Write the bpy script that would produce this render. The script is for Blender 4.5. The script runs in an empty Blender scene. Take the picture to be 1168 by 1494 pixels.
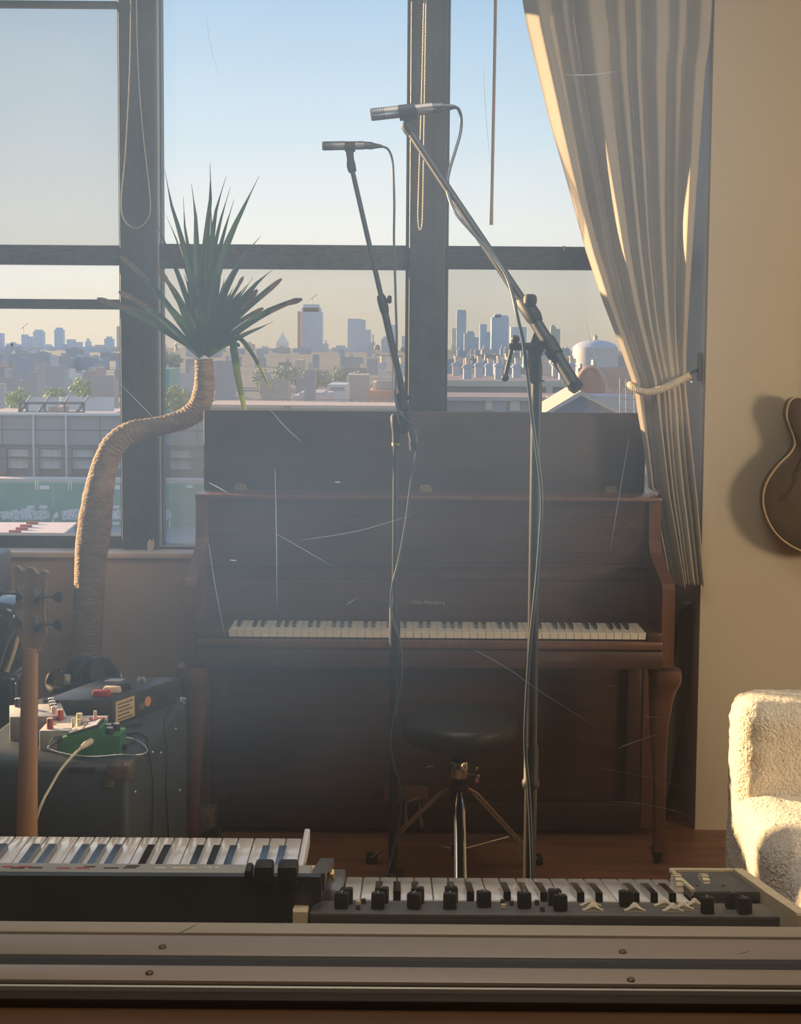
import bpy, bmesh, math, random
from mathutils import Vector, Matrix, noise

random.seed(7)
SC = bpy.context.scene
COL = SC.collection

# ------------------------------------------------------------------ camera
FPX, X0, Y0, EYE = 2000.0, 584.0, 658.0, 1.56
TH = math.atan((Y0 - 508.0) / FPX)
ROLL = math.radians(0.42)
_F = Vector((0, math.cos(TH), -math.sin(TH)))
_R0 = Vector((1, 0, 0))
_U0 = Vector((0, math.sin(TH), math.cos(TH)))
_R = _R0 * math.cos(ROLL) + _U0 * math.sin(ROLL)
_U = _U0 * math.cos(ROLL) - _R0 * math.sin(ROLL)
cam_d = bpy.data.cameras.new('camera')
cam = bpy.data.objects.new('camera', cam_d)
COL.objects.link(cam)
cam_d.sensor_fit = 'AUTO'
cam_d.sensor_width = 36.0
cam_d.lens = FPX * 36.0 / 1494.0
cam_d.shift_y = -(747.0 - Y0) / 1494.0
cam_d.clip_start = 0.05
cam_d.clip_end = 30000
cam.matrix_world = Matrix(((_R.x, _U.x, -_F.x, 0), (_R.y, _U.y, -_F.y, 0), (_R.z, _U.z, -_F.z, EYE), (0, 0, 0, 1)))
SC.camera = cam


def at(px, py, Y):
    """point of the place that the photograph shows at px, py on the vertical plane y = Y"""
    d = _F + _R * ((px - X0) / FPX) + _U * (-(py - Y0) / FPX)
    t = Y / d.y
    return Vector((d.x * t, Y, EYE + d.z * t))


def atz(px, py, z):
    d = _F + _R * ((px - X0) / FPX) + _U * (-(py - Y0) / FPX)
    t = (z - EYE) / d.z
    return Vector((d.x * t, d.y * t, z))


# ------------------------------------------------------------------ light and exposure
SC.view_settings.view_transform = 'Standard'
SC.view_settings.look = 'None'
SC.view_settings.exposure = 0.0
SC.view_settings.gamma = 1.0
SC.view_settings.use_curve_mapping = False
SC.cycles.use_adaptive_sampling = False
SC.cycles.max_bounces = 10
SC.cycles.diffuse_bounces = 5
SC.cycles.glossy_bounces = 4
SC.cycles.transmission_bounces = 6
SC.cycles.transparent_max_bounces = 16
SC.cycles.sample_clamp_indirect = 4.0
SC.cycles.caustics_refractive = False
SC.cycles.caustics_reflective = False

SUN_TO = Vector((-1.75, 1.0, 0.375)).normalized()      # towards the sun
w = bpy.data.worlds.new('evening_sky')
SC.world = w
w.use_nodes = True
nt = w.node_tree
nt.nodes.clear()
out = nt.nodes.new('ShaderNodeOutputWorld')
bg = nt.nodes.new('ShaderNodeBackground')
tc = nt.nodes.new('ShaderNodeTexCoord')
sep = nt.nodes.new('ShaderNodeSeparateXYZ')
ramp = nt.nodes.new('ShaderNodeValToRGB')
nt.links.new(tc.outputs['Generated'], sep.inputs[0])
nt.links.new(sep.outputs['Z'], ramp.inputs[0])
els = ramp.color_ramp.elements
els[0].position = 0.0
els[0].color = (0.80, 0.68, 0.50, 1)
els[1].position = 1.0
els[1].color = (0.22, 0.40, 0.74, 1)
for p, c in ((0.02, (0.83, 0.73, 0.56)), (0.043, (0.86, 0.80, 0.66)), (0.088, (0.84, 0.85, 0.80)), (0.154, (0.62, 0.76, 0.85)), (0.25, (0.36, 0.56, 0.78)), (0.5, (0.30, 0.49, 0.82))):
    e = els.new(p)
    e.color = (*c, 1)
nz = nt.nodes.new('ShaderNodeTexNoise')
nz.inputs['Scale'].default_value = 2.6
nz.inputs['Detail'].default_value = 5
mp = nt.nodes.new('ShaderNodeMapping')
mp.inputs['Scale'].default_value = (1, 1, 5)
nt.links.new(tc.outputs['Generated'], mp.inputs[0])
nt.links.new(mp.outputs[0], nz.inputs[0])
cr = nt.nodes.new('ShaderNodeValToRGB')
cr.color_ramp.elements[0].position = 0.5
cr.color_ramp.elements[0].color = (0, 0, 0, 1)
cr.color_ramp.elements[1].position = 0.8
cr.color_ramp.elements[1].color = (0.5, 0.5, 0.5, 1)
nt.links.new(nz.outputs[0], cr.inputs[0])
mx = nt.nodes.new('ShaderNodeMix')
mx.data_type = 'RGBA'
mx.inputs[7].default_value = (0.82, 0.84, 0.85, 1)
nt.links.new(cr.outputs[0], mx.inputs[0])
nt.links.new(ramp.outputs[0], mx.inputs[6])
nt.links.new(mx.outputs[2], bg.inputs[0])
bg.inputs[1].default_value = 1.0
nt.links.new(bg.outputs[0], out.inputs[0])

sd = bpy.data.lights.new('sun', 'SUN')
sd.energy = 17
sd.color = (1.0, 0.66, 0.34)
sd.angle = math.radians(0.8)
so = bpy.data.objects.new('sun', sd)
COL.objects.link(so)
so.rotation_euler = SUN_TO.to_track_quat('Z', 'Y').to_euler()


def area(name, loc, aim, size, power, color):
    d = bpy.data.lights.new(name, 'AREA')
    d.shape = 'DISK'
    d.size = size
    d.energy = power
    d.color = color
    o = bpy.data.objects.new(name, d)
    COL.objects.link(o)
    o.location = loc
    o.rotation_euler = (Vector(loc) - Vector(aim)).to_track_quat('Z', 'Y').to_euler()
    return o


# sampling guide for the sky through the windows; gives no light of its own
pd = bpy.data.lights.new('sky_portal', 'AREA')
pd.shape = 'RECTANGLE'
pd.size = 5.0
pd.size_y = 2.05
pd.cycles.is_portal = True
po = bpy.data.objects.new('sky_portal', pd)
COL.objects.link(po)
po.location = (-1.56, 5.04, 1.82)
po.rotation_euler = (-math.pi / 2, 0, 0)
area('side_lamp', (3.1, 1.9, 1.4), (1.3, 4.3, 0.6), 0.6, 38, (1.0, 0.82, 0.57))
area('ceiling_fill', (0.2, 2.5, 2.95), (0.2, 2.8, 0), 1.4, 18, (1.0, 0.94, 0.86))  # unseen fill added to lift the shaded parts of the studio
area('sill_fill', (-0.2, 0.75, 2.85), (-0.2, 0.75, 0), 0.5, 16, (1.0, 0.78, 0.54))  # unseen fill added to brighten the sill boards and desk edge

# spot added below the frame, lighting the glass dust to make the haze veil
ld = bpy.data.lights.new('glass_veil_spot', 'SPOT')
ld.energy = 285
ld.color = (0.66, 0.85, 1.0)
ld.spot_size = math.radians(67)
ld.spot_blend = 1.0
ld.shadow_soft_size = 0.04
lo = bpy.data.objects.new('glass_veil_spot', ld)
COL.objects.link(lo)
lo.location = (0.35, 0.15, 0.95)
lo.rotation_euler = (Vector(lo.location) - Vector((-0.44, 1.44, 2.02))).to_track_quat('Z', 'Y').to_euler()


# ------------------------------------------------------------------ materials
def mat(name, color, rough=0.6, metal=0.0, spec=0.5, var=0.0, vscale=8.0, stretch=(1, 1, 1), bump=0.0, bscale=60.0, coat=0.0,
        color2=None, sheen=0.0, trans=0.0, bdist=0.02):
    m = bpy.data.materials.new(name)
    m.use_nodes = True
    t = m.node_tree
    b = t.nodes['Principled BSDF']
    b.inputs['Roughness'].default_value = rough
    b.inputs['Metallic'].default_value = metal
    b.inputs['Specular IOR Level'].default_value = spec
    b.inputs['Coat Weight'].default_value = coat
    b.inputs['Coat Roughness'].default_value = 0.08
    if sheen:
        b.inputs['Sheen Weight'].default_value = sheen
    c = (*color, 1)
    if var or color2 or bump:
        co = t.nodes.new('ShaderNodeTexCoord')
        ma = t.nodes.new('ShaderNodeMapping')
        ma.inputs['Scale'].default_value = stretch
        t.links.new(co.outputs['Object'], ma.inputs[0])
    if var or color2:
        n = t.nodes.new('ShaderNodeTexNoise')
        n.inputs['Scale'].default_value = vscale
        n.inputs['Detail'].default_value = 5
        t.links.new(ma.outputs[0], n.inputs[0])
        r = t.nodes.new('ShaderNodeValToRGB')
        r.color_ramp.elements[0].position = 0.32
        r.color_ramp.elements[1].position = 0.68
        if color2 is None:
            r.color_ramp.elements[0].color = (*[x * (1 - var) for x in color], 1)
            r.color_ramp.elements[1].color = (*[min(1, x * (1 + var)) for x in color], 1)
        else:
            r.color_ramp.elements[0].color = c
            r.color_ramp.elements[1].color = (*color2, 1)
        t.links.new(n.outputs[0], r.inputs[0])
        t.links.new(r.outputs[0], b.inputs['Base Color'])
    else:
        b.inputs['Base Color'].default_value = c
    if bump:
        n2 = t.nodes.new('ShaderNodeTexNoise')
        n2.inputs['Scale'].default_value = bscale
        n2.inputs['Detail'].default_value = 3
        t.links.new(ma.outputs[0], n2.inputs[0])
        bp = t.nodes.new('ShaderNodeBump')
        bp.inputs['Strength'].default_value = bump
        bp.inputs['Distance'].default_value = bdist
        t.links.new(n2.outputs[0], bp.inputs['Height'])
        t.links.new(bp.outputs[0], b.inputs['Normal'])
    if trans:
        tl = t.nodes.new('ShaderNodeBsdfTranslucent')
        tl.inputs['Color'].default_value = c
        ms = t.nodes.new('ShaderNodeMixShader')
        ms.inputs[0].default_value = trans
        o = t.nodes['Material Output']
        t.links.new(b.outputs[0], ms.inputs[1])
        t.links.new(tl.outputs[0], ms.inputs[2])
        t.links.new(ms.outputs[0], o.inputs[0])
    return m


def glassmat(name, dust=0.06, front=0.0, dustcol=(0.8, 0.78, 0.75), tint=(1, 1, 1), gloss=0.5, noise_dust=True):
    """clear thin pane: passes light straight, reflects by Fresnel, with a film of dust that scatters"""
    m = bpy.data.materials.new(name)
    m.use_nodes = True
    t = m.node_tree
    t.nodes.clear()
    o = t.nodes.new('ShaderNodeOutputMaterial')
    tr = t.nodes.new('ShaderNodeBsdfTransparent')
    tr.inputs[0].default_value = (*tint, 1)
    tl = t.nodes.new('ShaderNodeBsdfTranslucent')
    tl.inputs[0].default_value = (*dustcol, 1)
    m1 = t.nodes.new('ShaderNodeMixShader')
    m1.inputs[0].default_value = dust
    t.links.new(tr.outputs[0], m1.inputs[1])
    t.links.new(tl.outputs[0], m1.inputs[2])
    if front:
        df = t.nodes.new('ShaderNodeBsdfDiffuse')
        df.inputs[0].default_value = (*dustcol, 1)
        m0 = t.nodes.new('ShaderNodeMixShader')
        m0.inputs[0].default_value = front
        t.links.new(tl.outputs[0], m0.inputs[1])
        t.links.new(df.outputs[0], m0.inputs[2])
        t.links.new(m0.outputs[0], m1.inputs[2])
    if noise_dust and dust:
        co = t.nodes.new('ShaderNodeTexCoord')
        n = t.nodes.new('ShaderNodeTexNoise')
        n.inputs['Scale'].default_value = 2.2
        n.inputs['Detail'].default_value = 7
        t.links.new(co.outputs['Object'], n.inputs[0])
        mm = t.nodes.new('ShaderNodeMapRange')
        mm.inputs[1].default_value = 0.3
        mm.inputs[2].default_value = 0.7
        mm.inputs[3].default_value = dust * 0.75
        mm.inputs[4].default_value = dust * 1.25
        t.links.new(n.outputs[0], mm.inputs[0])
        t.links.new(mm.outputs[0], m1.inputs[0])
    last = m1
    if gloss:
        fr = t.nodes.new('ShaderNodeFresnel')
        fr.inputs[0].default_value = 1.25
        gl = t.nodes.new('ShaderNodeBsdfGlossy')
        gl.inputs['Roughness'].default_value = 0.02
        m3 = t.nodes.new('ShaderNodeMixShader')
        ge = t.nodes.new('ShaderNodeNewGeometry')
        ma = t.nodes.new('ShaderNodeMath')
        ma.operation = 'SUBTRACT'
        ma.use_clamp = True
        t.links.new(fr.outputs[0], ma.inputs[0])
        t.links.new(ge.outputs['Backfacing'], ma.inputs[1])
        t.links.new(ma.outputs[0], m3.inputs[0])
        t.links.new(last.outputs[0], m3.inputs[1])
        t.links.new(gl.outputs[0], m3.inputs[2])
        last = m3
    t.links.new(last.outputs[0], o.inputs[0])
    return m


M = {}
M['wall'] = mat('cream_wall_paint', (0.53, 0.45, 0.325), 0.75, var=0.04, vscale=1.5, bump=0.05, bscale=180)
M['sillwall'] = mat('beige_wall_paint', (0.50, 0.40, 0.29), 0.75, var=0.05, vscale=2)
M['jamb'] = mat('white_jamb_paint', (0.50, 0.51, 0.53), 0.6)
M['ceil'] = mat('ceiling_paint', (0.72, 0.66, 0.56), 0.9)
M['dark_room'] = mat('dark_room_paint', (0.10, 0.075, 0.055), 0.9)
M['floor'] = mat('brown_floor_boards', (0.20, 0.088, 0.046), 0.4, var=0.3, vscale=3, stretch=(1, 8, 1), bump=0.08, bscale=30)
M['steel'] = mat('dark_window_steel', (0.055, 0.058, 0.06), 0.5, var=0.25, vscale=14, bump=0.15, bscale=40)
M['steel_worn'] = mat('worn_window_rail', (0.07, 0.07, 0.07), 0.65, var=0.45, vscale=30, stretch=(1, 1, 4), bump=0.3, bscale=50)
M['alu'] = mat('pale_metal_bead', (0.46, 0.46, 0.45), 0.5, metal=0.3)
M['sill'] = mat('pale_sill_paint', (0.72, 0.66, 0.58), 0.5, var=0.08, vscale=10)
M['pane'] = glassmat('dusty_window_pane', dust=0.035, gloss=0, front=0.75)
M['screen'] = glassmat('grey_insect_mesh', dust=0.20, dustcol=(0.36, 0.37, 0.37), gloss=0, front=0.92, noise_dust=False)
M['studio'] = glassmat('hazy_studio_glass', dust=0.085, dustcol=(0.82, 0.84, 0.85), gloss=0.3, front=0.8)
M['studio_clean'] = glassmat('studio_glass_edge', dust=0.0, gloss=0)
M['scratch'] = mat('glass_scratch', (0.36, 0.35, 0.33), 0.5, trans=0.5)
M['piano'] = mat('mahogany_piano_veneer', (0.062, 0.030, 0.023), 0.34, spec=0.4, var=0.22, vscale=5, stretch=(1, 1, 7), coat=0.12)
M['piano_red'] = mat('reddish_mahogany_edge', (0.125, 0.054, 0.033), 0.34, var=0.2, vscale=6, stretch=(6, 6, 1), coat=0.15)
M['piano_dark'] = mat('dark_recess_wood', (0.030, 0.014, 0.010), 0.45, var=0.2, vscale=5)
M['lid'] = mat('lid_underside', (0.050, 0.028, 0.023), 0.5, var=0.2, vscale=4, stretch=(1, 1, 5))
M['line'] = mat('carved_line', (0.035, 0.014, 0.010), 0.5)
M['ivory'] = mat('ivory_key', (0.74, 0.68, 0.56), 0.3)
M['ebony'] = mat('ebony_key', (0.012, 0.012, 0.012), 0.3)
M['brass'] = mat('aged_brass', (0.46, 0.34, 0.16), 0.4, metal=0.7, var=0.2, vscale=30)
M['gilt'] = mat('faded_gilt_lettering', (0.34, 0.27, 0.20), 0.5)
M['black'] = mat('black_metal_enamel', (0.013, 0.013, 0.014), 0.42, spec=0.3)
M['rubber'] = mat('black_rubber', (0.010, 0.010, 0.011), 0.55, spec=0.3)
M['chrome'] = mat('chrome', (0.75, 0.74, 0.72), 0.12, metal=1.0)
M['mic'] = mat('satin_mic_metal', (0.22, 0.20, 0.18), 0.4, metal=0.7)
M['cable'] = mat('blue_black_cable', (0.035, 0.055, 0.085), 0.35)
M['cable_brown'] = mat('brown_cable', (0.06, 0.03, 0.028), 0.45)
M['vinyl'] = mat('black_vinyl', (0.016, 0.017, 0.017), 0.42, bump=0.08, bscale=120)
M['tolex'] = mat('black_tolex', (0.040, 0.054, 0.064), 0.5, bump=0.25, bscale=420, bdist=0.003)
M['amp_side'] = mat('worn_black_tolex', (0.022, 0.021, 0.021), 0.55, var=0.3, vscale=6, bump=0.2, bscale=420, bdist=0.003)
M['bronze'] = mat('worn_brass_corner', (0.17, 0.13, 0.085), 0.45, metal=0.4, var=0.2, vscale=60)
M['maple'] = mat('maple_neck', (0.42, 0.235, 0.125), 0.38, var=0.18, vscale=5, stretch=(10, 10, 0.8), coat=0.2)
M['maple_dark'] = mat('brown_headstock', (0.24, 0.155, 0.10), 0.45, var=0.15, vscale=5, stretch=(9, 9, 0.8))
M['nickel'] = mat('nickel_plate', (0.60, 0.60, 0.57), 0.3, metal=0.6)
M['gunmetal'] = mat('dark_gunmetal', (0.06, 0.06, 0.065), 0.3, metal=0.6)
M['green'] = mat('green_pedal_enamel', (0.035, 0.19, 0.055), 0.4)
M['white_p'] = mat('white_pedal_enamel', (0.66, 0.67, 0.68), 0.4)
M['grey_p'] = mat('grey_pedal_side', (0.28, 0.26, 0.24), 0.5)
M['cream_p'] = mat('cream_pedal_enamel', (0.56, 0.50, 0.42), 0.45)
M['red'] = mat('red_print', (0.45, 0.03, 0.03), 0.45)
M['redbtn'] = mat('dull_red_cap', (0.34, 0.045, 0.035), 0.4)
M['cream'] = mat('cream_plastic', (0.62, 0.55, 0.42), 0.45)
M['tag'] = mat('yellowed_paper_tag', (0.55, 0.42, 0.22), 0.7)
M['ink'] = mat('dark_ink', (0.06, 0.05, 0.045), 0.7)
M['silver'] = mat('brushed_silver_label', (0.62, 0.62, 0.62), 0.3, metal=0.4)
M['boxblack'] = mat('worn_black_box', (0.035, 0.035, 0.036), 0.34, metal=0.2, var=0.3, vscale=15)
M['leather'] = mat('black_leather', (0.022, 0.030, 0.036), 0.22, coat=0.3)
M['piping'] = mat('cream_piping', (0.66, 0.52, 0.30), 0.5)
M['brownpad'] = mat('brown_ear_pad', (0.13, 0.10, 0.08), 0.6)
M['trunk'] = mat('tan_palm_bark', (0.38, 0.27, 0.17), 0.85, color2=(0.24, 0.17, 0.11), vscale=22, stretch=(1, 1, 2.5), bump=0.7, bscale=55, bdist=0.01)
M['leaf'] = mat('dark_green_leaf', (0.030, 0.075, 0.038), 0.45, var=0.35, vscale=9, trans=0.25)
M['leaf_yellow'] = mat('yellow_green_leaf', (0.20, 0.26, 0.05), 0.5, var=0.3, vscale=9, trans=0.3)
M['leaf_mid'] = mat('olive_green_leaf', (0.105, 0.165, 0.048), 0.5, var=0.3, vscale=9, trans=0.28)
M['leaf_dry'] = mat('dry_brown_leaf_tip', (0.20, 0.12, 0.075), 0.7, var=0.3, vscale=20)
M['pot'] = mat('terracotta_pot', (0.36, 0.17, 0.10), 0.8, var=0.15)
M['soil'] = mat('potting_soil', (0.05, 0.035, 0.025), 0.95, var=0.3, vscale=60)
M['curtain'] = mat('cream_curtain_cloth', (0.45, 0.405, 0.34), 0.85, var=0.03, vscale=5, bump=0.06, bscale=500, bdist=0.002, trans=0.05)
M['rope'] = mat('cream_rope', (0.62, 0.53, 0.38), 0.8)
M['boucle'] = mat('cream_boucle_wool', (0.80, 0.73, 0.60), 0.95, var=0.07, vscale=60, bump=0.9, bscale=150, bdist=0.012, sheen=0.3)
M['archtop'] = mat('dark_walnut_guitar', (0.070, 0.045, 0.029), 0.4, var=0.15, vscale=4, stretch=(4, 4, 1), coat=0.2)
M['binding'] = mat('cream_binding', (0.62, 0.46, 0.26), 0.4)
M['archhole'] = mat('sound_hole_dark', (0.03, 0.018, 0.012), 0.7)
M['keyw'] = mat('glossy_white_key', (0.72, 0.70, 0.67), 0.10, spec=0.6, coat=0.4)
M['keyb'] = mat('glossy_black_key', (0.014, 0.014, 0.016), 0.10, spec=0.6, coat=0.5)
M['panel_grey'] = mat('charcoal_synth_panel', (0.075, 0.075, 0.075), 0.5, var=0.1, vscale=60)
M['panel_edge'] = mat('black_synth_edge', (0.030, 0.030, 0.030), 0.5)
M['casing'] = mat('black_keyboard_casing', (0.016, 0.020, 0.020), 0.40, var=0.2, vscale=12)
M['topgrey'] = mat('grey_keyboard_top', (0.26, 0.27, 0.26), 0.45)
M['cheek'] = mat('pale_wood_cheek', (0.58, 0.49, 0.33), 0.5, var=0.12, vscale=20, stretch=(1, 6, 1))
M['trimbeige'] = mat('beige_stop_paint', (0.30, 0.26, 0.20), 0.5, var=0.06, vscale=6, stretch=(1, 6, 6))
M['trimpink'] = mat('pinkish_brown_stop', (0.23, 0.190, 0.162), 0.42, var=0.08, vscale=5, stretch=(0.6, 9, 9))
M['trimdark'] = mat('dark_brown_casing', (0.026, 0.018, 0.011), 0.6, spec=0.15, var=0.15, vscale=5, stretch=(0.6, 6, 6))
M['groove'] = mat('shaded_gap_black', (0.012, 0.012, 0.012), 0.7)
M['desk'] = mat('brown_desk_wood', (0.085, 0.044, 0.021), 0.5, spec=0.2, var=0.15, vscale=5, stretch=(0.6, 6, 6))
M['screw'] = mat('dull_screw_head', (0.15, 0.11, 0.08), 0.45, metal=0.6)
M['wand'] = mat('brown_blind_wand', (0.58, 0.40, 0.27), 0.45)
M['beadchain'] = mat('pale_bead_chain', (0.62, 0.58, 0.48), 0.45)
M['blind'] = mat('blind_fabric', (0.55, 0.53, 0.50), 0.8)
M['caseblack'] = mat('dark_brown_case', (0.040, 0.028, 0.020), 0.6, var=0.2)

# ------------------------------------------------------------------ mesh helpers
BASE = {}


class MB:
    def __init__(self):
        self.v, self.f, self.m = [], [], []

    def add(self, vs, fs, mi=0):
        o = len(self.v)
        self.v += [Vector(p) for p in vs]
        self.f += [tuple(i + o for i in f) for f in fs]
        self.m += [mi] * len(fs)
        return self

    def box(self, c, s, rz=0.0, mi=0, rot=None):
        x, y, z = s[0] / 2, s[1] / 2, s[2] / 2
        vs = [Vector((a * x, b * y, d * z)) for a in (-1, 1) for b in (-1, 1) for d in (-1, 1)]
        R = rot if rot is not None else Matrix.Rotation(rz, 3, 'Z')
        vs = [R @ p + Vector(c) for p in vs]
        return self.add(vs, [(0, 1, 3, 2), (4, 6, 7, 5), (0, 4, 5, 1), (2, 3, 7, 6), (0, 2, 6, 4), (1, 5, 7, 3)], mi)

    def box2(self, a, b, mi=0):
        a, b = Vector(a), Vector(b)
        return self.box((a + b) / 2, [abs(k) for k in (b - a)], mi=mi)

    def bevbox(self, c, s, r, seg=2, rz=0.0, mi=0, rot=None, sub=0, disp=None):
        bm = bmesh.new()
        bmesh.ops.create_cube(bm, size=1.0)
        for v in bm.verts:
            v.co = Vector((v.co.x * s[0], v.co.y * s[1], v.co.z * s[2]))
        bmesh.ops.bevel(bm, geom=bm.edges[:], offset=min(r, min(s) * 0.49), segments=seg, profile=0.5, affect='EDGES')
        for _ in range(sub):
            long = [e for e in bm.edges if e.calc_length() > 0.03]
            bmesh.ops.subdivide_edges(bm, edges=long, cuts=1, use_grid_fill=True)
        bm.normal_update()
        if disp:
            for v in bm.verts:
                v.co = disp(v.co.copy(), v.normal.copy())
        R = rot if rot is not None else Matrix.Rotation(rz, 3, 'Z')
        bm.verts.index_update()
        vs = [R @ v.co + Vector(c) for v in bm.verts]
        fs = [tuple(v.index for v in f.verts) for f in bm.faces]
        bm.free()
        return self.add(vs, fs, mi)

    def roundbox(self, lo, hi, r, step, disp=None, mi=0):
        lo, hi = Vector(lo), Vector(hi)
        n = [max(2, int(round((hi[i] - lo[i]) / step))) for i in range(3)]
        idx, vs, fs = {}, [], []

        def vert(i, j, k):
            key = (i, j, k)
            if key not in idx:
                p = Vector((lo.x + (hi.x - lo.x) * i / n[0], lo.y + (hi.y - lo.y) * j / n[1], lo.z + (hi.z - lo.z) * k / n[2]))
                q = Vector([min(max(p[a], lo[a] + r), hi[a] - r) for a in range(3)])
                d = p - q
                nn = d.normalized() if d.length > 1e-9 else Vector((0, 0, 1))
                m = max(abs(d[a]) for a in range(3))
                p = q + nn * min(r, m if m < r * 0.999 else r)
                idx[key] = len(vs)
                vs.append(disp(p, nn) if disp else p)
            return idx[key]
        for a in range(3):
            b, c = (a + 1) % 3, (a + 2) % 3
            for side in (0, n[a]):
                for u in range(n[b]):
                    for v in range(n[c]):
                        q = []
                        for du, dv in ((0, 0), (1, 0), (1, 1), (0, 1)):
                            key = [0, 0, 0]
                            key[a], key[b], key[c] = side, u + du, v + dv
                            q.append(vert(*key))
                        fs.append(tuple(q))
        return self.add(vs, fs, mi)

    def tube(self, pts, r, n=8, mi=0, caps=True, flat=1.0):
        pts = [Vector(p) for p in pts]
        k = len(pts)
        rs = r if isinstance(r, (list, tuple)) else [r] * k
        tan = []
        for i in range(k):
            a = pts[max(0, i - 1)]
            b = pts[min(k - 1, i + 1)]
            d = b - a
            tan.append(d.normalized() if d.length > 1e-9 else Vector((0, 0, 1)))
        up = Vector((0, 1, 0)) if abs(tan[0].y) < 0.9 else Vector((1, 0, 0))
        nrm = (up - tan[0] * up.dot(tan[0])).normalized()
        vs = []
        for i in range(k):
            nrm = nrm - tan[i] * nrm.dot(tan[i])
            nrm = nrm.normalized() if nrm.length > 1e-6 else tan[i].orthogonal().normalized()
            bi = tan[i].cross(nrm)
            for j in range(n):
                a = 2 * math.pi * j / n
                vs.append(pts[i] + (nrm * math.cos(a) * flat + bi * math.sin(a)) * rs[i])
        fs = []
        for i in range(k - 1):
            for j in range(n):
                j2 = (j + 1) % n
                fs.append((i * n + j, i * n + j2, (i + 1) * n + j2, (i + 1) * n + j))
        if caps:
            fs.append(tuple(range(n - 1, -1, -1)))
            fs.append(tuple((k - 1) * n + j for j in range(n)))
        return self.add(vs, fs, mi)

    def lathe(self, prof, c=(0, 0, 0), n=24, mi=0, rot=None):
        vs, fs = [], []
        c = Vector(c)
        for r, z in prof:
            for j in range(n):
                a = 2 * math.pi * j / n
                p = Vector((r * math.cos(a), r * math.sin(a), z))
                if rot is not None:
                    p = rot @ p
                vs.append(p + c)
        k = len(prof)
        for i in range(k - 1):
            for j in range(n):
                j2 = (j + 1) % n
                fs.append((i * n + j, i * n + j2, (i + 1) * n + j2, (i + 1) * n + j))
        fs.append(tuple(range(n - 1, -1, -1)))
        fs.append(tuple((k - 1) * n + j for j in range(n)))
        return self.add(vs, fs, mi)

    def ball(self, c, r, n=12, mi=0, sq=(1, 1, 1)):
        m = max(4, n // 2)
        prof = [(max(1e-5, math.sin(math.pi * i / m)) * r, -math.cos(math.pi * i / m) * r) for i in range(m + 1)]
        return self.lathe(prof, c, n, mi, rot=Matrix.Diagonal(sq))

    def prism(self, poly, fn, a, b, mi=0):
        """poly: 2D points; fn(u, v, t) -> 3D; extruded from t=a to t=b"""
        n = len(poly)
        vs = [fn(u, v, a) for u, v in poly] + [fn(u, v, b) for u, v in poly]
        fs = [tuple(range(n)), tuple(range(2 * n - 1, n - 1, -1))]
        for i in range(n):
            j = (i + 1) % n
            fs.append((j, i, i + n, j + n))
        return self.add(vs, fs, mi)

    def grid(self, fn, nu, nv, mi=0):
        vs = [fn(i / nu, j / nv) for j in range(nv + 1) for i in range(nu + 1)]
        fs = [(j * (nu + 1) + i, j * (nu + 1) + i + 1, (j + 1) * (nu + 1) + i + 1, (j + 1) * (nu + 1) + i) for j in range(nv) for i in range(nu)]
        return self.add(vs, fs, mi)

    def mesh(self, name, mats, off=Vector((0, 0, 0)), smooth=None):
        me = bpy.data.meshes.new(name)
        me.from_pydata([tuple(p - off) for p in self.v], [], self.f)
        if not isinstance(mats, (list, tuple)):
            mats = [mats]
        for m in mats:
            me.materials.append(m)
        me.polygons.foreach_set('material_index', self.m)
        bm = bmesh.new()
        bm.from_mesh(me)
        bmesh.ops.recalc_face_normals(bm, faces=bm.faces[:])
        bm.to_mesh(me)
        bm.free()
        if smooth is not None:
            me.polygons.foreach_set('use_smooth', [True] * len(me.polygons))
            me.set_sharp_from_angle(angle=math.radians(smooth))
        me.update()
        return me

    def build(self, name, mats, parent=None, smooth=None):
        if parent is None:
            lo = Vector([min(p[i] for p in self.v) for i in range(3)])
            hi = Vector([max(p[i] for p in self.v) for i in range(3)])
            off = Vector(((lo.x + hi.x) / 2, (lo.y + hi.y) / 2, lo.z))
        else:
            off = BASE.get(parent, Vector((0, 0, 0)))
        o = bpy.data.objects.new(name, self.mesh(name, mats, off, smooth))
        COL.objects.link(o)
        if parent is None:
            o.location = off
            BASE[o] = off
        else:
            o.parent = parent
            BASE[o] = off
        return o


def tag(o, label=None, cat=None, group=None, kind=None):
    if label:
        o['label'] = label
    if cat:
        o['category'] = cat
    if group:
        o['group'] = group
    if kind:
        o['kind'] = kind
    return o


def thing(name, loc, label=None, cat=None, group=None, kind=None):
    o = bpy.data.objects.new(name, None)
    o.empty_display_size = 0.1
    COL.objects.link(o)
    o.location = loc
    BASE[o] = Vector(loc)
    return tag(o, label, cat, group, kind)


def frame_at(loc, rot):
    """an Empty with a rotation; its children are built in its own coordinates"""
    pass


def place(name, me, parent, loc, rot=None):
    """a piece that shares its mesh; loc in the place's coordinates"""
    o = bpy.data.objects.new(name, me)
    COL.objects.link(o)
    if parent is not None:
        o.parent = parent
        o.location = Vector(loc) - BASE.get(parent, Vector((0, 0, 0)))
    else:
        o.location = loc
    if rot is not None:
        o.rotation_euler = rot
    return o


def spline(pts, k=8):
    """Catmull-Rom through the points"""
    pts = [Vector(p) for p in pts]
    q = [pts[0] * 2 - pts[1]] + pts + [pts[-1] * 2 - pts[-2]]
    r = []
    for i in range(1, len(q) - 2):
        for j in range(k):
            t = j / k
            a, b, c, d = q[i - 1], q[i], q[i + 1], q[i + 2]
            r.append(0.5 * ((2 * b) + (c - a) * t + (2 * a - 5 * b + 4 * c - d) * t * t + (3 * b - a - 3 * c + d) * t ** 3))
    r.append(pts[-1])
    return r


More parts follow.
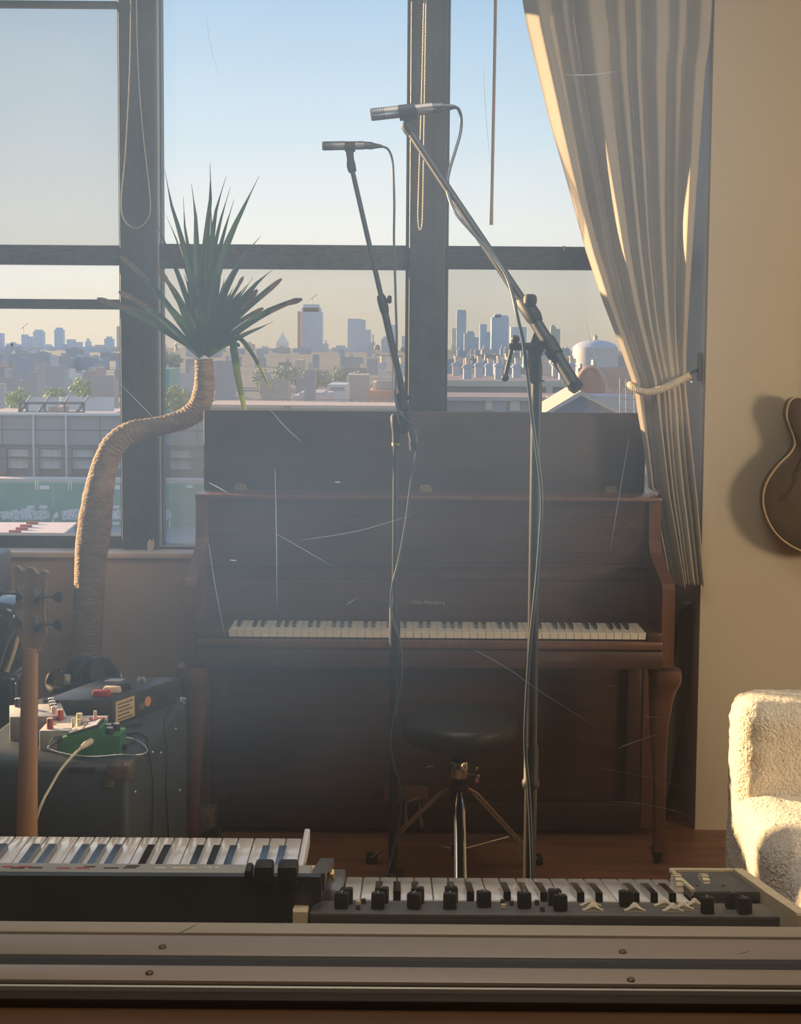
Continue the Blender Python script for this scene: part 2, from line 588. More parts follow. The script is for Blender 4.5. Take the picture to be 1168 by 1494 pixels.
def interp(tab, x):
    if x <= tab[0][0]:
        return tab[0][1]
    for (a, b), (c, d) in zip(tab, tab[1:]):
        if x <= c:
            t = (x - a) / (c - a)
            return b + (d - b) * t
    return tab[-1][1]


def lettering(name, body, size, m, loc, rot, parent, depth=0.0004):
    cu = bpy.data.curves.new(name, 'FONT')
    cu.body = body
    cu.size = size
    cu.align_x = 'CENTER'
    cu.align_y = 'CENTER'
    cu.extrude = depth
    tmp = bpy.data.objects.new(name + '_curve', cu)
    COL.objects.link(tmp)
    dg = bpy.context.evaluated_depsgraph_get()
    me = bpy.data.meshes.new_from_object(tmp.evaluated_get(dg))
    bpy.data.objects.remove(tmp)
    me.materials.clear()
    me.materials.append(m)
    return place(name, me, parent, loc, rot)
ZG0 = 0.0
# ------------------------------------------------------------------ the room
YW = 4.95                      # window glass
YB = 4.37                      # face of the right wall
XR = at(1013, 1222, YB).x      # its free edge
XL, XE = -4.3, 3.4
HEAD = 2.815
CEIL = 3.05
SILL = 0.832


def structure(name, mb, m, parent=None, smooth=None):
    o = mb.build(name, m, parent, smooth)
    o['kind'] = 'structure'
    return o


structure('floor', MB().box2((XL, -2.6, -0.12), (XE, 5.05, 0)), M['floor'])
structure('ceiling', MB().box2((XL, -2.6, CEIL), (XE, 5.05, CEIL + 0.12)), M['ceil'])
structure('wall_left', MB().box2((XL - 0.1, 1.52, 0), (XL, 5.05, CEIL)), M['wall'])
structure('wall_right', MB().box2((XE, 1.52, 0), (XE + 0.1, 5.05, CEIL)), M['wall'])
structure('wall_side', MB().box2((XR, YB, 0), (XE, 5.05, CEIL)), M['wall'])
structure('wall_back', MB().box2((XL, 4.82, 0), (XR, 5.05, SILL - 0.02)).box2((XL, 4.84, HEAD + 0.10), (XR, 5.05, CEIL)), M['sillwall'])
structure('trim_1', MB().box2((XR - 0.008, YB + 0.03, 0.86), (XR, 4.86, HEAD + 0.1)), M['jamb'])
structure('wall_rear', MB().box2((XL, -2.7, 0), (XE, -2.6, CEIL)).box2((XL - 0.1, -2.6, 0), (XL, 1.36, CEIL)).box2((XE, -2.6, 0), (XE + 0.1, 1.36, CEIL)), M['dark_room'])
# partition between the two rooms, with its glazed opening
YG = atz(584, 1403, 0.912).y
structure('wall_front', MB().box2((XL - 0.1, 1.36, 0), (XE + 0.1, 1.52, 0.86)).box2((XL - 0.1, 1.36, 2.35), (XE + 0.1, 1.52, CEIL))
          .box2((XL - 0.1, 1.36, 0.86), (-1.3, 1.52, 2.35)).box2((1.3, 1.36, 0.86), (XE + 0.1, 1.52, 2.35)), M['dark_room'])


def yz(py, z):
    return atz(584, py, z).y


Z = 0.914


def board(name, pfar, pnear, z, m, zlo=0.86, bev=0.002):
    a, b = yz(pfar, z), yz(pnear, z)
    return structure(name, MB().bevbox((0, (a + b) / 2, (z + zlo) / 2), (2.6, a - b, z - zlo), bev, 2), m, None, 40)


board('trim_2', 1347, 1362.5, Z, M['trimbeige'])
s2 = board('trim_3', 1366, 1395.5, Z - 0.001, M['trimpink'])
structure('trim_4', MB().box2((-1.3, yz(1412, Z), 0.86), (1.3, yz(1393, Z), 0.9115)), M['groove'])  # nearly flush black strip stands for the shaded glazing gap
s3 = board('trim_5', 1410, 1432.5, Z - 0.001, M['trimpink'])
ya = yz(1433.5, 0.909)
structure('trim_6', MB().box2((-1.3, ya - 0.010, 0.86), (1.3, ya, 0.909)), M['trimdark'])  # dark strip stands for the shadow at the board's near edge
yb = yz(1439.5, 0.909)
structure('trim_7', MB().bevbox((0, yb - 0.0016, 0.9), (2.6, 0.0032, 0.018), 0.0008, 1), M['alu'])
yc = yb - 0.0045
structure('trim_8', MB().bevbox((0, yc - 0.010, 0.886), (2.6, 0.02, 0.040), 0.004, 2), M['trimdark'], None, 40)
structure('trim_9', MB().bevbox((0, 1.14, 0.876), (2.6, 0.465, 0.04), 0.004, 2), M['desk'], None, 40)


def screw_mesh():
    mb = MB().lathe([(0.0042, 0), (0.0044, 0.0012), (0.0034, 0.0024), (0.0010, 0.0026)], n=14)
    mb.box((0, 0, 0.0026), (0.006, 0.0009, 0.0006))
    return mb.mesh('screw', M['screw'], smooth=40)


sm = screw_mesh()
for (px, py), par in (((237, 1381), s2), ((908, 1388), s2), ((218, 1419), s3), ((920, 1429), s3)):
    p = atz(px, py, Z)
    place('screw', sm, par, (p.x, p.y, Z - 0.001), (0, 0, random.random()))
# studio glass in its channel, with its dust and the scratches that catch the light
gl = MB()
gl.box2((-1.3, YG - 0.003, 0.893), (1.3, YG + 0.003, 2.35))
gl.m = [1 if k not in (3,) else 0 for k in range(6)]
sg = gl.build('window_6', [M['studio'], M['studio_clean']])
sg['kind'] = 'structure'
sg['label'] = 'large hazy studio window pane with fine scratches above the wooden stops'


def scratch(pts, wpx, n=4):
    q = spline([at(x, y, YG + 0.0035) for x, y in pts], 5)
    r = [wpx / FPX * YG * 0.5 * math.sin(math.pi * (0.12 + 0.8 * i / (len(q) - 1))) for i in range(len(q))]
    o = MB().tube(q, r, n, flat=0.3).build('scratch', M['scratch'], sg)
    return o


for pts, wpx in [
    (((901, 1092), (925, 1083), (957, 1072)), 2.6), (((884, 1169), (930, 1172), (975, 1181), (1012, 1192)), 1.1),
    (((690, 947), (740, 975), (790, 1010), (872, 1062)), 1.0), (((938, 1046), (972, 1047)), 1.4),
    (((401, 684), (403, 780), (404, 880)), 0.8), (((304, 704), (318, 711), (332, 719)), 1.5), (((488, 703), (497, 704)), 1.4),
    (((917, 640), (900, 740), (890, 802)), 0.8), (((826, 109), (862, 109), (900, 104)), 1.0), (((335, 817), (345, 818)), 1.6),
    (((393, 596), (415, 622), (440, 645)), 0.7), (((177, 562), (205, 590), (226, 612)), 0.7), (((303, 785), (313, 850), (328, 930)), 0.6),
    (((590, 1172), (612, 1163)), 1.6), (((620, 1120), (633, 1117)), 1.3), (((250, 1366), (275, 1355), (290, 1347)), 1.2),
    (((870, 1120), (950, 1135), (1012, 1153)), 0.6), (((440, 788), (520, 775), (600, 752)), 0.6), (((400, 777), (440, 800), (490, 829)), 0.6),
    (((705, 95), (708, 160), (716, 250)), 0.7), (((855, 470), (862, 500), (880, 560)), 0.8), (((300, 20), (306, 60), (318, 110)), 0.6),
    (((1075, 1393), (1098, 1386)), 1.0), (((505, 882), (520, 873)), 0.7), (((880, 1000), (900, 1002)), 0.8)]:
    scratch(pts, wpx)

# ------------------------------------------------------------------ the steel windows
X1a, X1b = at(175, 450, YW - 0.08).x, at(228, 450, YW - 0.08).x
X2a, X2b = at(596, 450, YW - 0.08).x, at(649, 450, YW - 0.08).x
PER = X2a - X1a
MUL = [(X1a - 2 * PER, X1b - 2 * PER), (X1a - PER, X1b - PER), (X1a, X1b), (X2a, X2b)]
for i, (a, b) in enumerate(MUL):
    mb = MB().bevbox(((a + b) / 2, YW - 0.035, (SILL + CEIL) / 2), (b - a, 0.09, CEIL - SILL), 0.006, 2)
    for q in (0.33, 0.66):
        mb.box((a + (b - a) * q, YW - 0.081, (SILL + HEAD) / 2), (0.006, 0.004, HEAD - SILL))
    structure('trim_%d' % (10 + i), mb, M['steel'], None, 40)
structure('trim_17', MB().box2((X2a + 0.004, YW + 0.012, ZG0), (X2b - 0.004, YW + 0.32, CEIL)), M['steel'])  # unseen outer pier added to keep the sun off the jamb
structure('trim_14', MB().box2((XL, YW - 0.06, HEAD), (XR, YW + 0.06, HEAD + 0.12)), M['steel'])
structure('trim_15', MB().bevbox(((XL + XR) / 2, 4.885, SILL - 0.01), (XR - XL, 0.17, 0.022), 0.006, 2), M['sill'], None, 40)
ZT = lambda py, y=YW: at(584, py, y).z


def rail_box(x0, x1, p0, p1, y0, y1, m, par, name, lean=0.0):
    z0, z1 = ZT(p1, y0), ZT(p0, y0)
    mb = MB().bevbox(((x0 + x1) / 2, (y0 + y1) / 2, (z0 + z1) / 2), (x1 - x0, y1 - y0, z1 - z0), 0.004, 2)
    return mb.build(name, m, par, 40)


openings = [(MUL[0][1], MUL[1][0]), (MUL[1][1], MUL[2][0]), (X1b, X2a), (X2b, XR - 0.01)]
lab = ['steel window outside the frame on the left', 'left steel window with a low second rail and mesh over its sky',
       'middle steel window behind the palm leaves', 'right steel window partly behind the cream curtain']
for i, (x0, x1) in enumerate(openings):
    wnd = thing('window_%d' % (i + 1), ((x0 + x1) / 2, YW, SILL), lab[i], None, None, 'structure')
    left = i < 2
    # outer frame: two stiles, head and foot
    zb = ZT(803, YW - 0.05)
    fr = MB()
    fw = 0.012
    fr.box2((x0, YW - 0.03, SILL), (x0 + fw, YW + 0.03, HEAD)).box2((x1 - fw, YW - 0.03, SILL), (x1, YW + 0.03, HEAD))
    fr.box2((x0, YW - 0.03, HEAD - 0.012), (x1, YW + 0.03, HEAD))
    foot = 0.045 if left else 0.012
    fr.box2((x0, YW - 0.05, SILL), (x1, YW + 0.03, SILL + foot))
    fr.build('frame', M['steel'], wnd)
    if left:
        rail_box(x0, x1, 361, 389, YW - 0.05, YW + 0.02, M['steel_worn'], wnd, 'rail')
        rail_box(x0, x1, 440, 454, YW - 0.05, YW + 0.02, M['steel_worn'], wnd, 'rail')
        rail_box(x0, x1, 4, 12, YW - 0.05, YW + 0.0, M['steel'], wnd, 'sash_bar')
        zr = ZT(375)
        MB().tube([(x0 + 0.02, YW - 0.055, ZT(359)), (x0 + 0.02, YW - 0.055, ZT(355))], 0.004, 8).build('rail_stud', M['steel'], wnd)
    else:
        rail_box(x0, x1, 358, 393 if i == 2 else 391, YW - 0.05, YW + 0.02, M['steel_worn'], wnd, 'rail')
        zr = ZT(375)
        if i == 2:
            MB().box2((x0 + 0.001, YW - 0.06, SILL + 0.01), (x0 + 0.007, YW - 0.03, HEAD)).box2((x0, YW - 0.06, SILL + 0.008), (x1, YW - 0.045, SILL + 0.014)).build('glazing_bead', M['alu'], wnd)
        else:
            p = at(822, 364, YW - 0.055)
            MB().bevbox((p.x, p.y, p.z + 0.003), (0.011, 0.012, 0.018), 0.002).build('latch', M['brass'], wnd, 40)
    MB().box2((x0, YW + 0.002, zr), (x1, YW + 0.006, HEAD)).build('pane', M['pane'], wnd)
    MB().box2((x0, YW - 0.006, SILL), (x1, YW - 0.002, zr)).build('pane', M['pane'], wnd)
    if left:
        MB().box2((x0, YW + 0.022, zr), (x1, YW + 0.0225, ZT(8))).build('insect_screen', M['screen'], wnd)
    else:
        MB().box2((x0, YW + 0.022, SILL), (x1, YW + 0.0225, zr)).build('insect_screen', M['screen'], wnd)
# chipped paint patch at the foot of the left mullion
p = at(220, 794, YW - 0.083)
tag(MB().prism([(-.012, -.022), (.006, -.026), (.013, .0), (.010, .024), (.004, .012), (-.004, .020), (-.013, .004)],
               lambda u, v, t: (p.x + u, p.y + t, p.z + v), -0.0015, 0.0005).build('trim_16', M['sill']), kind='structure')

# ------------------------------------------------------------------ blinds: only their cords reach into the picture
YC = YW - 0.115


def bead_path(px_pts, Y, step=0.0055):
    q = spline([at(x, y, Y) for x, y in px_pts], 14)
    L = [0]
    for a, b in zip(q, q[1:]):
        L.append(L[-1] + (b - a).length)
    n = int(L[-1] / step)
    res, k = [], 0
    for i in range(n + 1):
        s = L[-1] * i / n
        while k < len(L) - 2 and L[k + 1] < s:
            k += 1
        t = (s - L[k]) / max(1e-9, L[k + 1] - L[k])
        res.append(q[k].lerp(q[k + 1], t))
    return res


def blind(x0, x1, label, chain_px):
    t = thing('roller_blind', ((x0 + x1) / 2, YC, HEAD + 0.05), label, 'blind')
    rot = Matrix.Rotation(math.pi / 2, 3, 'Y')
    MB().lathe([(0.026, 0), (0.028, 0.01), (0.028, x1 - x0 - 0.01), (0.026, x1 - x0)], (x0, YC, HEAD + 0.06), 20, rot=rot).build('roll', M['blind'], t, 40)
    MB().box2((x0 - 0.004, YC - 0.03, HEAD + 0.02), (x0, YW - 0.06, HEAD + 0.10)).build('bracket', M['alu'], t)
    MB().box2((x1, YC - 0.03, HEAD + 0.02), (x1 + 0.004, YW - 0.06, HEAD + 0.10)).build('bracket', M['alu'], t)
    q = bead_path(chain_px, YC)
    o = MB().tube(q, [0.0026 if i % 2 else 0.0013 for i in range(len(q))], 5).build('bead_chain', M['beadchain'], t, 60)
    return t


blind(MUL[1][0] + 0.05, X1a + 0.10, 'roller blind whose wide bead chain loop hangs over the left mullion',
      [(191, -34), (189, 100), (183, 220), (177, 290), (181, 320), (198, 333), (215, 320), (219, 292), (208, 190), (201, 90), (198, -34)])
blind(X1b + 0.05, X2a + 0.10, 'roller blind whose narrow bead chain hangs over the middle mullion',
      [(619, -34), (614.5, 150), (610, 290), (610, 325), (612.5, 336), (615.5, 326), (617, 280), (619, 150), (622, -34)])
side = MB().grid(lambda u, v: Vector((-3.05 + 0.575 * u, 4.80 + 0.022 * math.sin(u * 44), 0.9 + 2.1 * v)), 70, 8)  # unseen curtain and rod added to keep sun off the near sofa seat
tag(side.build('curtain', M['curtain'], None, 180), 'added cream curtain outside the picture on the left, shading the sofa front', 'curtain')
t = thing('curtain_rod', (-2.8, 4.80, 3.0), 'added short rod for the unseen left curtain', 'rod')
MB().tube([(-3.15, 4.80, 3.0), (-2.4, 4.80, 3.0)], 0.012, 10).build('rod', M['black'], t, 40)
MB().box2((-2.45, 4.795, 2.99), (-2.43, 4.95, 3.01)).build('bracket', M['black'], t)
t = thing('slat_blind', (X2b + 0.35, YC, HEAD + 0.05), 'blind whose thin brown tilt wand hangs before the right window', 'blind')
MB().bevbox((X2b + 0.38, YC, HEAD + 0.07), (0.72, 0.05, 0.04), 0.004).build('headrail', M['blind'], t)
MB().tube(spline([at(723, -28, YC), at(721, 100, YC), at(716.5, 328, YC)], 6), [0.0055] * 12 + [0.0065], 8).build('tilt_wand', M['wand'], t, 40)

# ------------------------------------------------------------------ curtain
LE = [(-150, 756), (0, 762), (37, 768), (100, 783), (183, 803), (275, 828), (366, 853), (440, 878), (500, 901), (555, 921), (570, 925), (600, 929), (650, 937), (720, 945), (780, 958), (850, 972)]
RE = [(-150, 1046), (0, 1041), (60, 1037), (95, 1031), (220, 1022), (330, 1014), (440, 1007), (515, 1003), (560, 1003), (616, 1008), (680, 1014), (730, 1019), (790, 1024), (850, 1029)]
FOLD = [0.0, 0.155, 0.265, 0.44, 0.55, 0.635, 0.77, 0.875, 1.0]   # valleys between the folds


def smooth01(x):
    x = max(0.0, min(1.0, x))
    return x * x * (3 - 2 * x)


def curtain_pt(u, v):
    py = -150 + 1000 * v
    l, r = interp(LE, py), interp(RE, py)
    k = 0
    while k < len(FOLD) - 2 and FOLD[k + 1] < u:
        k += 1
    ph = (u - FOLD[k]) / (FOLD[k + 1] - FOLD[k])
    fw_ = FOLD[k + 1] - FOLD[k]
    tie = math.exp(-((py - 566) / 60.0) ** 2)
    skew = ph ** (1.0 + 0.35 * math.sin(k * 2.3 + v * 2.5))
    if k == 0:
        st_ = 0.10 + 0.12 * smooth01((py - 150) / 120)
        skew = st_ + (1 - st_) * ph
    wv = abs(math.sin(math.pi * skew)) ** 0.75
    depth = (0.020 + 0.30 * fw_) * (1 - 0.35 * tie) * (0.8 + 0.2 * math.sin(3 * v + k * 1.7))
    if k == 1:
        depth *= 0.55
    if k == 2:
        depth *= 1.3
    if k >= 3:
        depth *= 0.60 + 0.10 * math.sin(k * 3.1)
    if py > 590:
        depth *= 1 + 0.25 * smooth01((py - 590) / 120)
    D = 4.345 - depth * wv + 0.010 * noise.noise(Vector((u * 5, v * 5, 3)))
    lean = 0.27 * (1 - u) * (1 - smooth01((py - 280) / 280))
    D += lean
    D += 0.05 * tie * (1 - 4 * (u - 0.5) ** 2) * -1
    swing = 0.006 * math.sin(2 * math.pi * ph + 0.5) * (1 - 0.4 * tie) * (r - l) / 280.0
    X = at(l + (r - l) * u, py, 4.32 + lean).x + swing * (0 if u in (0, 1) else 1)
    zz = at(600, py, 4.32 + lean).z
    if py > 846:
        zz += 0.006 * math.sin(u * 60) * math.sin(u * 23)
    D = min(D, 4.352) if X > XR - 0.02 else D
    if py > 715:
        X = max(X, 0.818 + 0.02 * u)
    return Vector((X, D, zz))


cu = MB().grid(curtain_pt, 220, 120)
co = cu.build('curtain', M['curtain'], None, 180)
tag(co, 'long cream curtain gathered at the right of the windows', 'curtain')
rodz = at(900, -150, 4.32).z
t = thing('curtain_rod', (0.6, 4.32, rodz), 'curtain rod above the picture carrying the cream curtain', 'rod')
MB().tube([(-1.0, 4.32, rodz + 0.006), (1.25, 4.32, rodz + 0.006)], 0.012, 12).build('rod', M['black'], t, 40)
MB().box2((1.1, 4.32, rodz), (1.12, YB, rodz + 0.02)).box2((1.09, YB - 0.005, rodz - 0.03), (1.13, YB, rodz + 0.05)).build('bracket', M['black'], t)


# rope tie-back, two twisted strands, and the hook it hangs on
def dcur(px, py):
    l, r = interp(LE, py), interp(RE, py)
    return curtain_pt(max(0, min(1, (px - l) / (r - l))), (py + 150) / 1000)


path = []
for px, py, d in ((1004, 549, .02), (990, 556, -.045), (975, 563, -.055), (960, 569, -.06), (945, 572, -.06), (932, 570, -.055), (922, 564, -.03), (919, 561, 0.03)):
    path.append(at(px, py, 4.31 + d))
q = spline(path, 12)
rope = MB()
for ph in (0, 2.094, 4.188):
    pts = []
    for i, p in enumerate(q):
        d = (q[min(i + 1, len(q) - 1)] - q[max(0, i - 1)]).normalized()
        a = d.orthogonal().normalized()
        a = (Vector((0, 1, 0)) - d * d.y).normalized()
        b = d.cross(a)
        an = ph + i * 0.75
        pts.append(p + (a * math.cos(an) + b * math.sin(an)) * 0.0068)
    rope.tube(pts, 0.0056, 6)
tag(rope.build('rope_tieback', M['rope'], None, 60), 'twisted cream rope tying the curtain in at its waist', 'tieback')
t = thing('tieback_hook', at(1006, 555, 4.40), 'small dark hook on the white reveal holding the curtain rope', 'hook')
p = at(1005, 535, 4.40)
MB().bevbox((XR - 0.014, 4.40, p.z), (0.012, 0.03, 0.09), 0.004).build('plate', M['brownpad'], t, 40)
MB().tube(spline([(XR - 0.02, 4.40, p.z - 0.01), (XR - 0.05, 4.37, p.z - 0.02), (XR - 0.062, 4.345, p.z - 0.035), (XR - 0.05, 4.335, p.z - 0.05)], 6), 0.005, 8).build('hook', M['chrome'], t, 60)
# ------------------------------------------------------------------ the city outside
ZG = -10.0
M['ground'] = mat('grey_green_ground', (0.115, 0.13, 0.135), 0.95, var=0.25, vscale=0.01)
M['street'] = mat('grey_asphalt', (0.30, 0.30, 0.31), 0.9, var=0.15, vscale=0.4)


def facade(name, color, sx, sz, contrast=0.12, rough=0.35):
    """tower skin: storeys and window columns as print on a surface too far away to tell panes apart"""
    m = bpy.data.materials.new(name)
    m.use_nodes = True
    t = m.node_tree
    b = t.nodes['Principled BSDF']
    b.inputs['Roughness'].default_value = rough
    co = t.nodes.new('ShaderNodeTexCoord')
    br = t.nodes.new('ShaderNodeTexBrick')
    br.offset = 0
    br.inputs['Scale'].default_value = 1.0
    br.inputs['Brick Width'].default_value = sx
    br.inputs['Row Height'].default_value = sz
    br.inputs['Mortar Size'].default_value = sz * 0.16
    br.inputs['Color1'].default_value = (*color, 1)
    br.inputs['Color2'].default_value = (*[c * (1 + contrast) for c in color], 1)
    br.inputs['Mortar'].default_value = (*[c * (1 - contrast) for c in color], 1)
    sp = t.nodes.new('ShaderNodeSeparateXYZ')
    ad = t.nodes.new('ShaderNodeMath')
    cb = t.nodes.new('ShaderNodeCombineXYZ')
    t.links.new(co.outputs['Object'], sp.inputs[0])
    t.links.new(sp.outputs['X'], ad.inputs[0])
    t.links.new(sp.outputs['Y'], ad.inputs[1])
    t.links.new(ad.outputs[0], cb.inputs['X'])
    t.links.new(sp.outputs['Z'], cb.inputs['Y'])
    t.links.new(cb.outputs[0], br.inputs['Vector'])
    t.links.new(br.outputs['Color'], b.inputs['Base Color'])
    return m


FA = {  # distance haze is painted into these pale facade colours
    'blue': facade('hazed_blue_facade', (0.60, 0.70, 0.82), 9, 4),
    'grey': facade('hazed_grey_facade', (0.64, 0.68, 0.74), 10, 5),
    'dblue': facade('hazed_slate_facade', (0.54, 0.62, 0.74), 8, 4),
    'warm': facade('hazed_tan_facade', (0.66, 0.57, 0.48), 8, 5),
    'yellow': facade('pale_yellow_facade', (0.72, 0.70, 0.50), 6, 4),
}
gnd = MB().box2((-9000, 9, ZG - 1), (9000, 14000, ZG)).build('ground_outside', M['ground'])
tag(gnd, kind='structure')
st = MB().box2((-80, 40, ZG), (80, 87.6, ZG + 0.02)).build('street', M['street'])
tag(st, kind='structure')


def span(p0, p1, ytop, D):
    a, b = at(p0, ytop, D), at(p1, ytop, D)
    return a.x, b.x, (a.z + b.z) / 2


def tower(p0, p1, ytop, D, fa, label, steps=(), crane=None, top=None, group=None, cat='building', depth=None):
    x0, x1, z = span(p0, p1, ytop, D)
    t = thing('tower', ((x0 + x1) / 2, D, ZG), label, cat, group)
    d = depth or (x1 - x0) * 0.8
    mb = MB().box2((x0, D, ZG), (x1, D + d, z))
    mb.build('shaft', FA[fa], t)
    for (a, b, y) in steps:
        xa, xb, zz = span(a, b, y, D)
        MB().box2((xa, D + d * 0.1, min(z, zz) - 1), (xb, D + d * 0.8, max(zz, z))).build('crown' if zz > z else 'wing', FA[fa], t) if zz > z else \
            MB().box2((xa, D + d * 0.1, ZG), (xb, D + d * 0.9, zz)).build('wing', FA[fa], t)
    if top == 'pyramid':
        xa, xb, zz = x0, x1, z
        h = (x1 - x0) * 0.9
        m = (xa + xb) / 2
        MB().add([(xa, D, zz), (xb, D, zz), (xb, D + d, zz), (xa, D + d, zz), (m, D + d / 2, zz + h)], [(0, 1, 4), (1, 2, 4), (2, 3, 4), (3, 0, 4), (3, 2, 1, 0)]).build('spire', FA[fa], t)
    if crane:
        px, y0, y1, lean = crane
        a, b = at(px, y0, D), at(px, y1, D)
        a.y = b.y = D + d * 0.4
        s = 1.6 * D / 4000
        cb = MB().tube([a, b], s * 0.9, 4)
        cb.tube([b + Vector((-8 * lean, 0, -6)), b + Vector((14 * lean, 0, 10))], s * 0.7, 4)
        cb.build('crane', M['warm_steel'], t)
    return t


M['warm_steel'] = mat('pale_rust_steel', (0.52, 0.44, 0.36), 0.6)
LFT = 'counted from the left edge of the picture'
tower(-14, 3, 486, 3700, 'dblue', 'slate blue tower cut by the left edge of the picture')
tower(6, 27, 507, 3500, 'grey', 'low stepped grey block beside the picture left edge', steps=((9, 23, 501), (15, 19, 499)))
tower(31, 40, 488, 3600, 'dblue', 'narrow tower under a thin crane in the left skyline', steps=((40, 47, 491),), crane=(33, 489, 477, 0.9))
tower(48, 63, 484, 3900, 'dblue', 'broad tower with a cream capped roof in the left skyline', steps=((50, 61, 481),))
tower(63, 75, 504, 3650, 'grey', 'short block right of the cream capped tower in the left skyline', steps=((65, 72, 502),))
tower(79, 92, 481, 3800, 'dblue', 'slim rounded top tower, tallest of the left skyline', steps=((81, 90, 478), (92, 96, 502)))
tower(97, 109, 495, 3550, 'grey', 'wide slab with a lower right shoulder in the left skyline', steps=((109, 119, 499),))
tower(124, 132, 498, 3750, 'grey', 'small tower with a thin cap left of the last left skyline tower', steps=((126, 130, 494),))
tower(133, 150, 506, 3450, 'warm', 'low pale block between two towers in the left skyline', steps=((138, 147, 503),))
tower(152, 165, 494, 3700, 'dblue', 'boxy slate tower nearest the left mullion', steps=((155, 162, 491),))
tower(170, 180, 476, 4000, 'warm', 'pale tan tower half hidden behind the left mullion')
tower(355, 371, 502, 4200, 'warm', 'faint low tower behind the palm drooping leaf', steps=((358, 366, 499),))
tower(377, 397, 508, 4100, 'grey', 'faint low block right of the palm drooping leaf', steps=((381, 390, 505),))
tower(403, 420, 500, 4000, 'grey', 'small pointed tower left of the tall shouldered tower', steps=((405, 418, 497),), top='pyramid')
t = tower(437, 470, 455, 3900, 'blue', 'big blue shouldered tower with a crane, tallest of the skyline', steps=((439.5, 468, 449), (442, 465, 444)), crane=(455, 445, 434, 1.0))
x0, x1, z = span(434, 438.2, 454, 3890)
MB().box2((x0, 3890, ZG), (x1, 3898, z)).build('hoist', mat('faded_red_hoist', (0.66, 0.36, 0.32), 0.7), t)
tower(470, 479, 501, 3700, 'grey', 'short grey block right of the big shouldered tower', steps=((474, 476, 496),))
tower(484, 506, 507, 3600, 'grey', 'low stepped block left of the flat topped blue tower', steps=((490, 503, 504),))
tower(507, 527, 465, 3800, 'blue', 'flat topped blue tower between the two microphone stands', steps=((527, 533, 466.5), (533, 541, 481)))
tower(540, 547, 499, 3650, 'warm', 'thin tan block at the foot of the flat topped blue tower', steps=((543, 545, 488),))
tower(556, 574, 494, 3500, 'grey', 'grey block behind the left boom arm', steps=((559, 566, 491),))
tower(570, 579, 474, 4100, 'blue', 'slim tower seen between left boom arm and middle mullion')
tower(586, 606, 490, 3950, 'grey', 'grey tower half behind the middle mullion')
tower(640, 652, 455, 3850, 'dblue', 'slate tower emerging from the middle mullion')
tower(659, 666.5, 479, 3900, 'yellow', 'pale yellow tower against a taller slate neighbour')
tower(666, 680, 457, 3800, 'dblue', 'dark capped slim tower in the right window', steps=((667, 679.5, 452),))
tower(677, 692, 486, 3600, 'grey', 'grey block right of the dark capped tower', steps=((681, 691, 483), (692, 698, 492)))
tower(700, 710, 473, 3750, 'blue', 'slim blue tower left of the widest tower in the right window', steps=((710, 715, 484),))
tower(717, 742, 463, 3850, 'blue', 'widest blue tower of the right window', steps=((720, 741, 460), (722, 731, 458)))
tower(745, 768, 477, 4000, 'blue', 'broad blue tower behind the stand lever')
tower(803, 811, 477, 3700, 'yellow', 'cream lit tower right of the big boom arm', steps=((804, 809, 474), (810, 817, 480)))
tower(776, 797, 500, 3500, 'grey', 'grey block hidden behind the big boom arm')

# low blocks and roofs before the towers, distance haze painted into their pale colours
rnd = random.Random(11)
HC = [mat('rooftop_%d' % i, c, 0.8, var=0.12, vscale=0.08) for i, c in enumerate(
    [(0.40, 0.43, 0.48), (0.35, 0.37, 0.41), (0.44, 0.43, 0.42), (0.36, 0.31, 0.31), (0.50, 0.53, 0.58), (0.40, 0.35, 0.34), (0.33, 0.37, 0.44)])]
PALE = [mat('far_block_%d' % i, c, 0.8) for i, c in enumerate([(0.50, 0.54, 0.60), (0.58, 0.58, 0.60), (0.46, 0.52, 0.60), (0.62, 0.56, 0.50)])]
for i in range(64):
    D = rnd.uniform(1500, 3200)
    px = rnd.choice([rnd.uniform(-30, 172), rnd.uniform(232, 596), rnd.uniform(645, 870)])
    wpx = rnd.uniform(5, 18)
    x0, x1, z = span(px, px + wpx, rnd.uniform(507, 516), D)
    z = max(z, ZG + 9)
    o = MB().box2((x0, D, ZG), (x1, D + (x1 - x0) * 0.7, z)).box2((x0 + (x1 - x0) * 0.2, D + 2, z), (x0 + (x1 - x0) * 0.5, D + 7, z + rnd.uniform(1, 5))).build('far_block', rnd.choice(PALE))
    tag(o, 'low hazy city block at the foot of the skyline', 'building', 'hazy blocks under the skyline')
for i in range(96):
    D = 150 * (1500 / 150) ** (rnd.random() ** 0.85)
    px = rnd.choice([rnd.uniform(-60, 172), rnd.uniform(-60, 172), rnd.uniform(232, 596), rnd.uniform(645, 900)])
    wpx = rnd.uniform(14, 46) * (1.0 if D < 500 else 0.6)
    if px > 640 and D < 230:
        continue
    h = rnd.uniform(4.0, 8.5)
    x0, x1, z = span(px, px + wpx, 520, D)
    mb = MB().box2((x0, D, ZG), (x1, D + min(30, (x1 - x0) * 1.1), ZG + h))
    mb.box2((x0, D, ZG + h), (x1, D + 0.4, ZG + h + 0.5))
    k = rnd.random()
    xx = x0 + (x1 - x0) * k * 0.7
    mb.box2((xx, D + 2, ZG + h), (xx + (x1 - x0) * 0.2, D + 5, ZG + h + rnd.uniform(0.8, 2.2)), 1)
    o = mb.build('flat_roof_house', [rnd.choice(HC), rnd.choice(HC)])
    tag(o, 'low flat roofed house among the rooftops outside', 'building', 'low houses outside the windows')

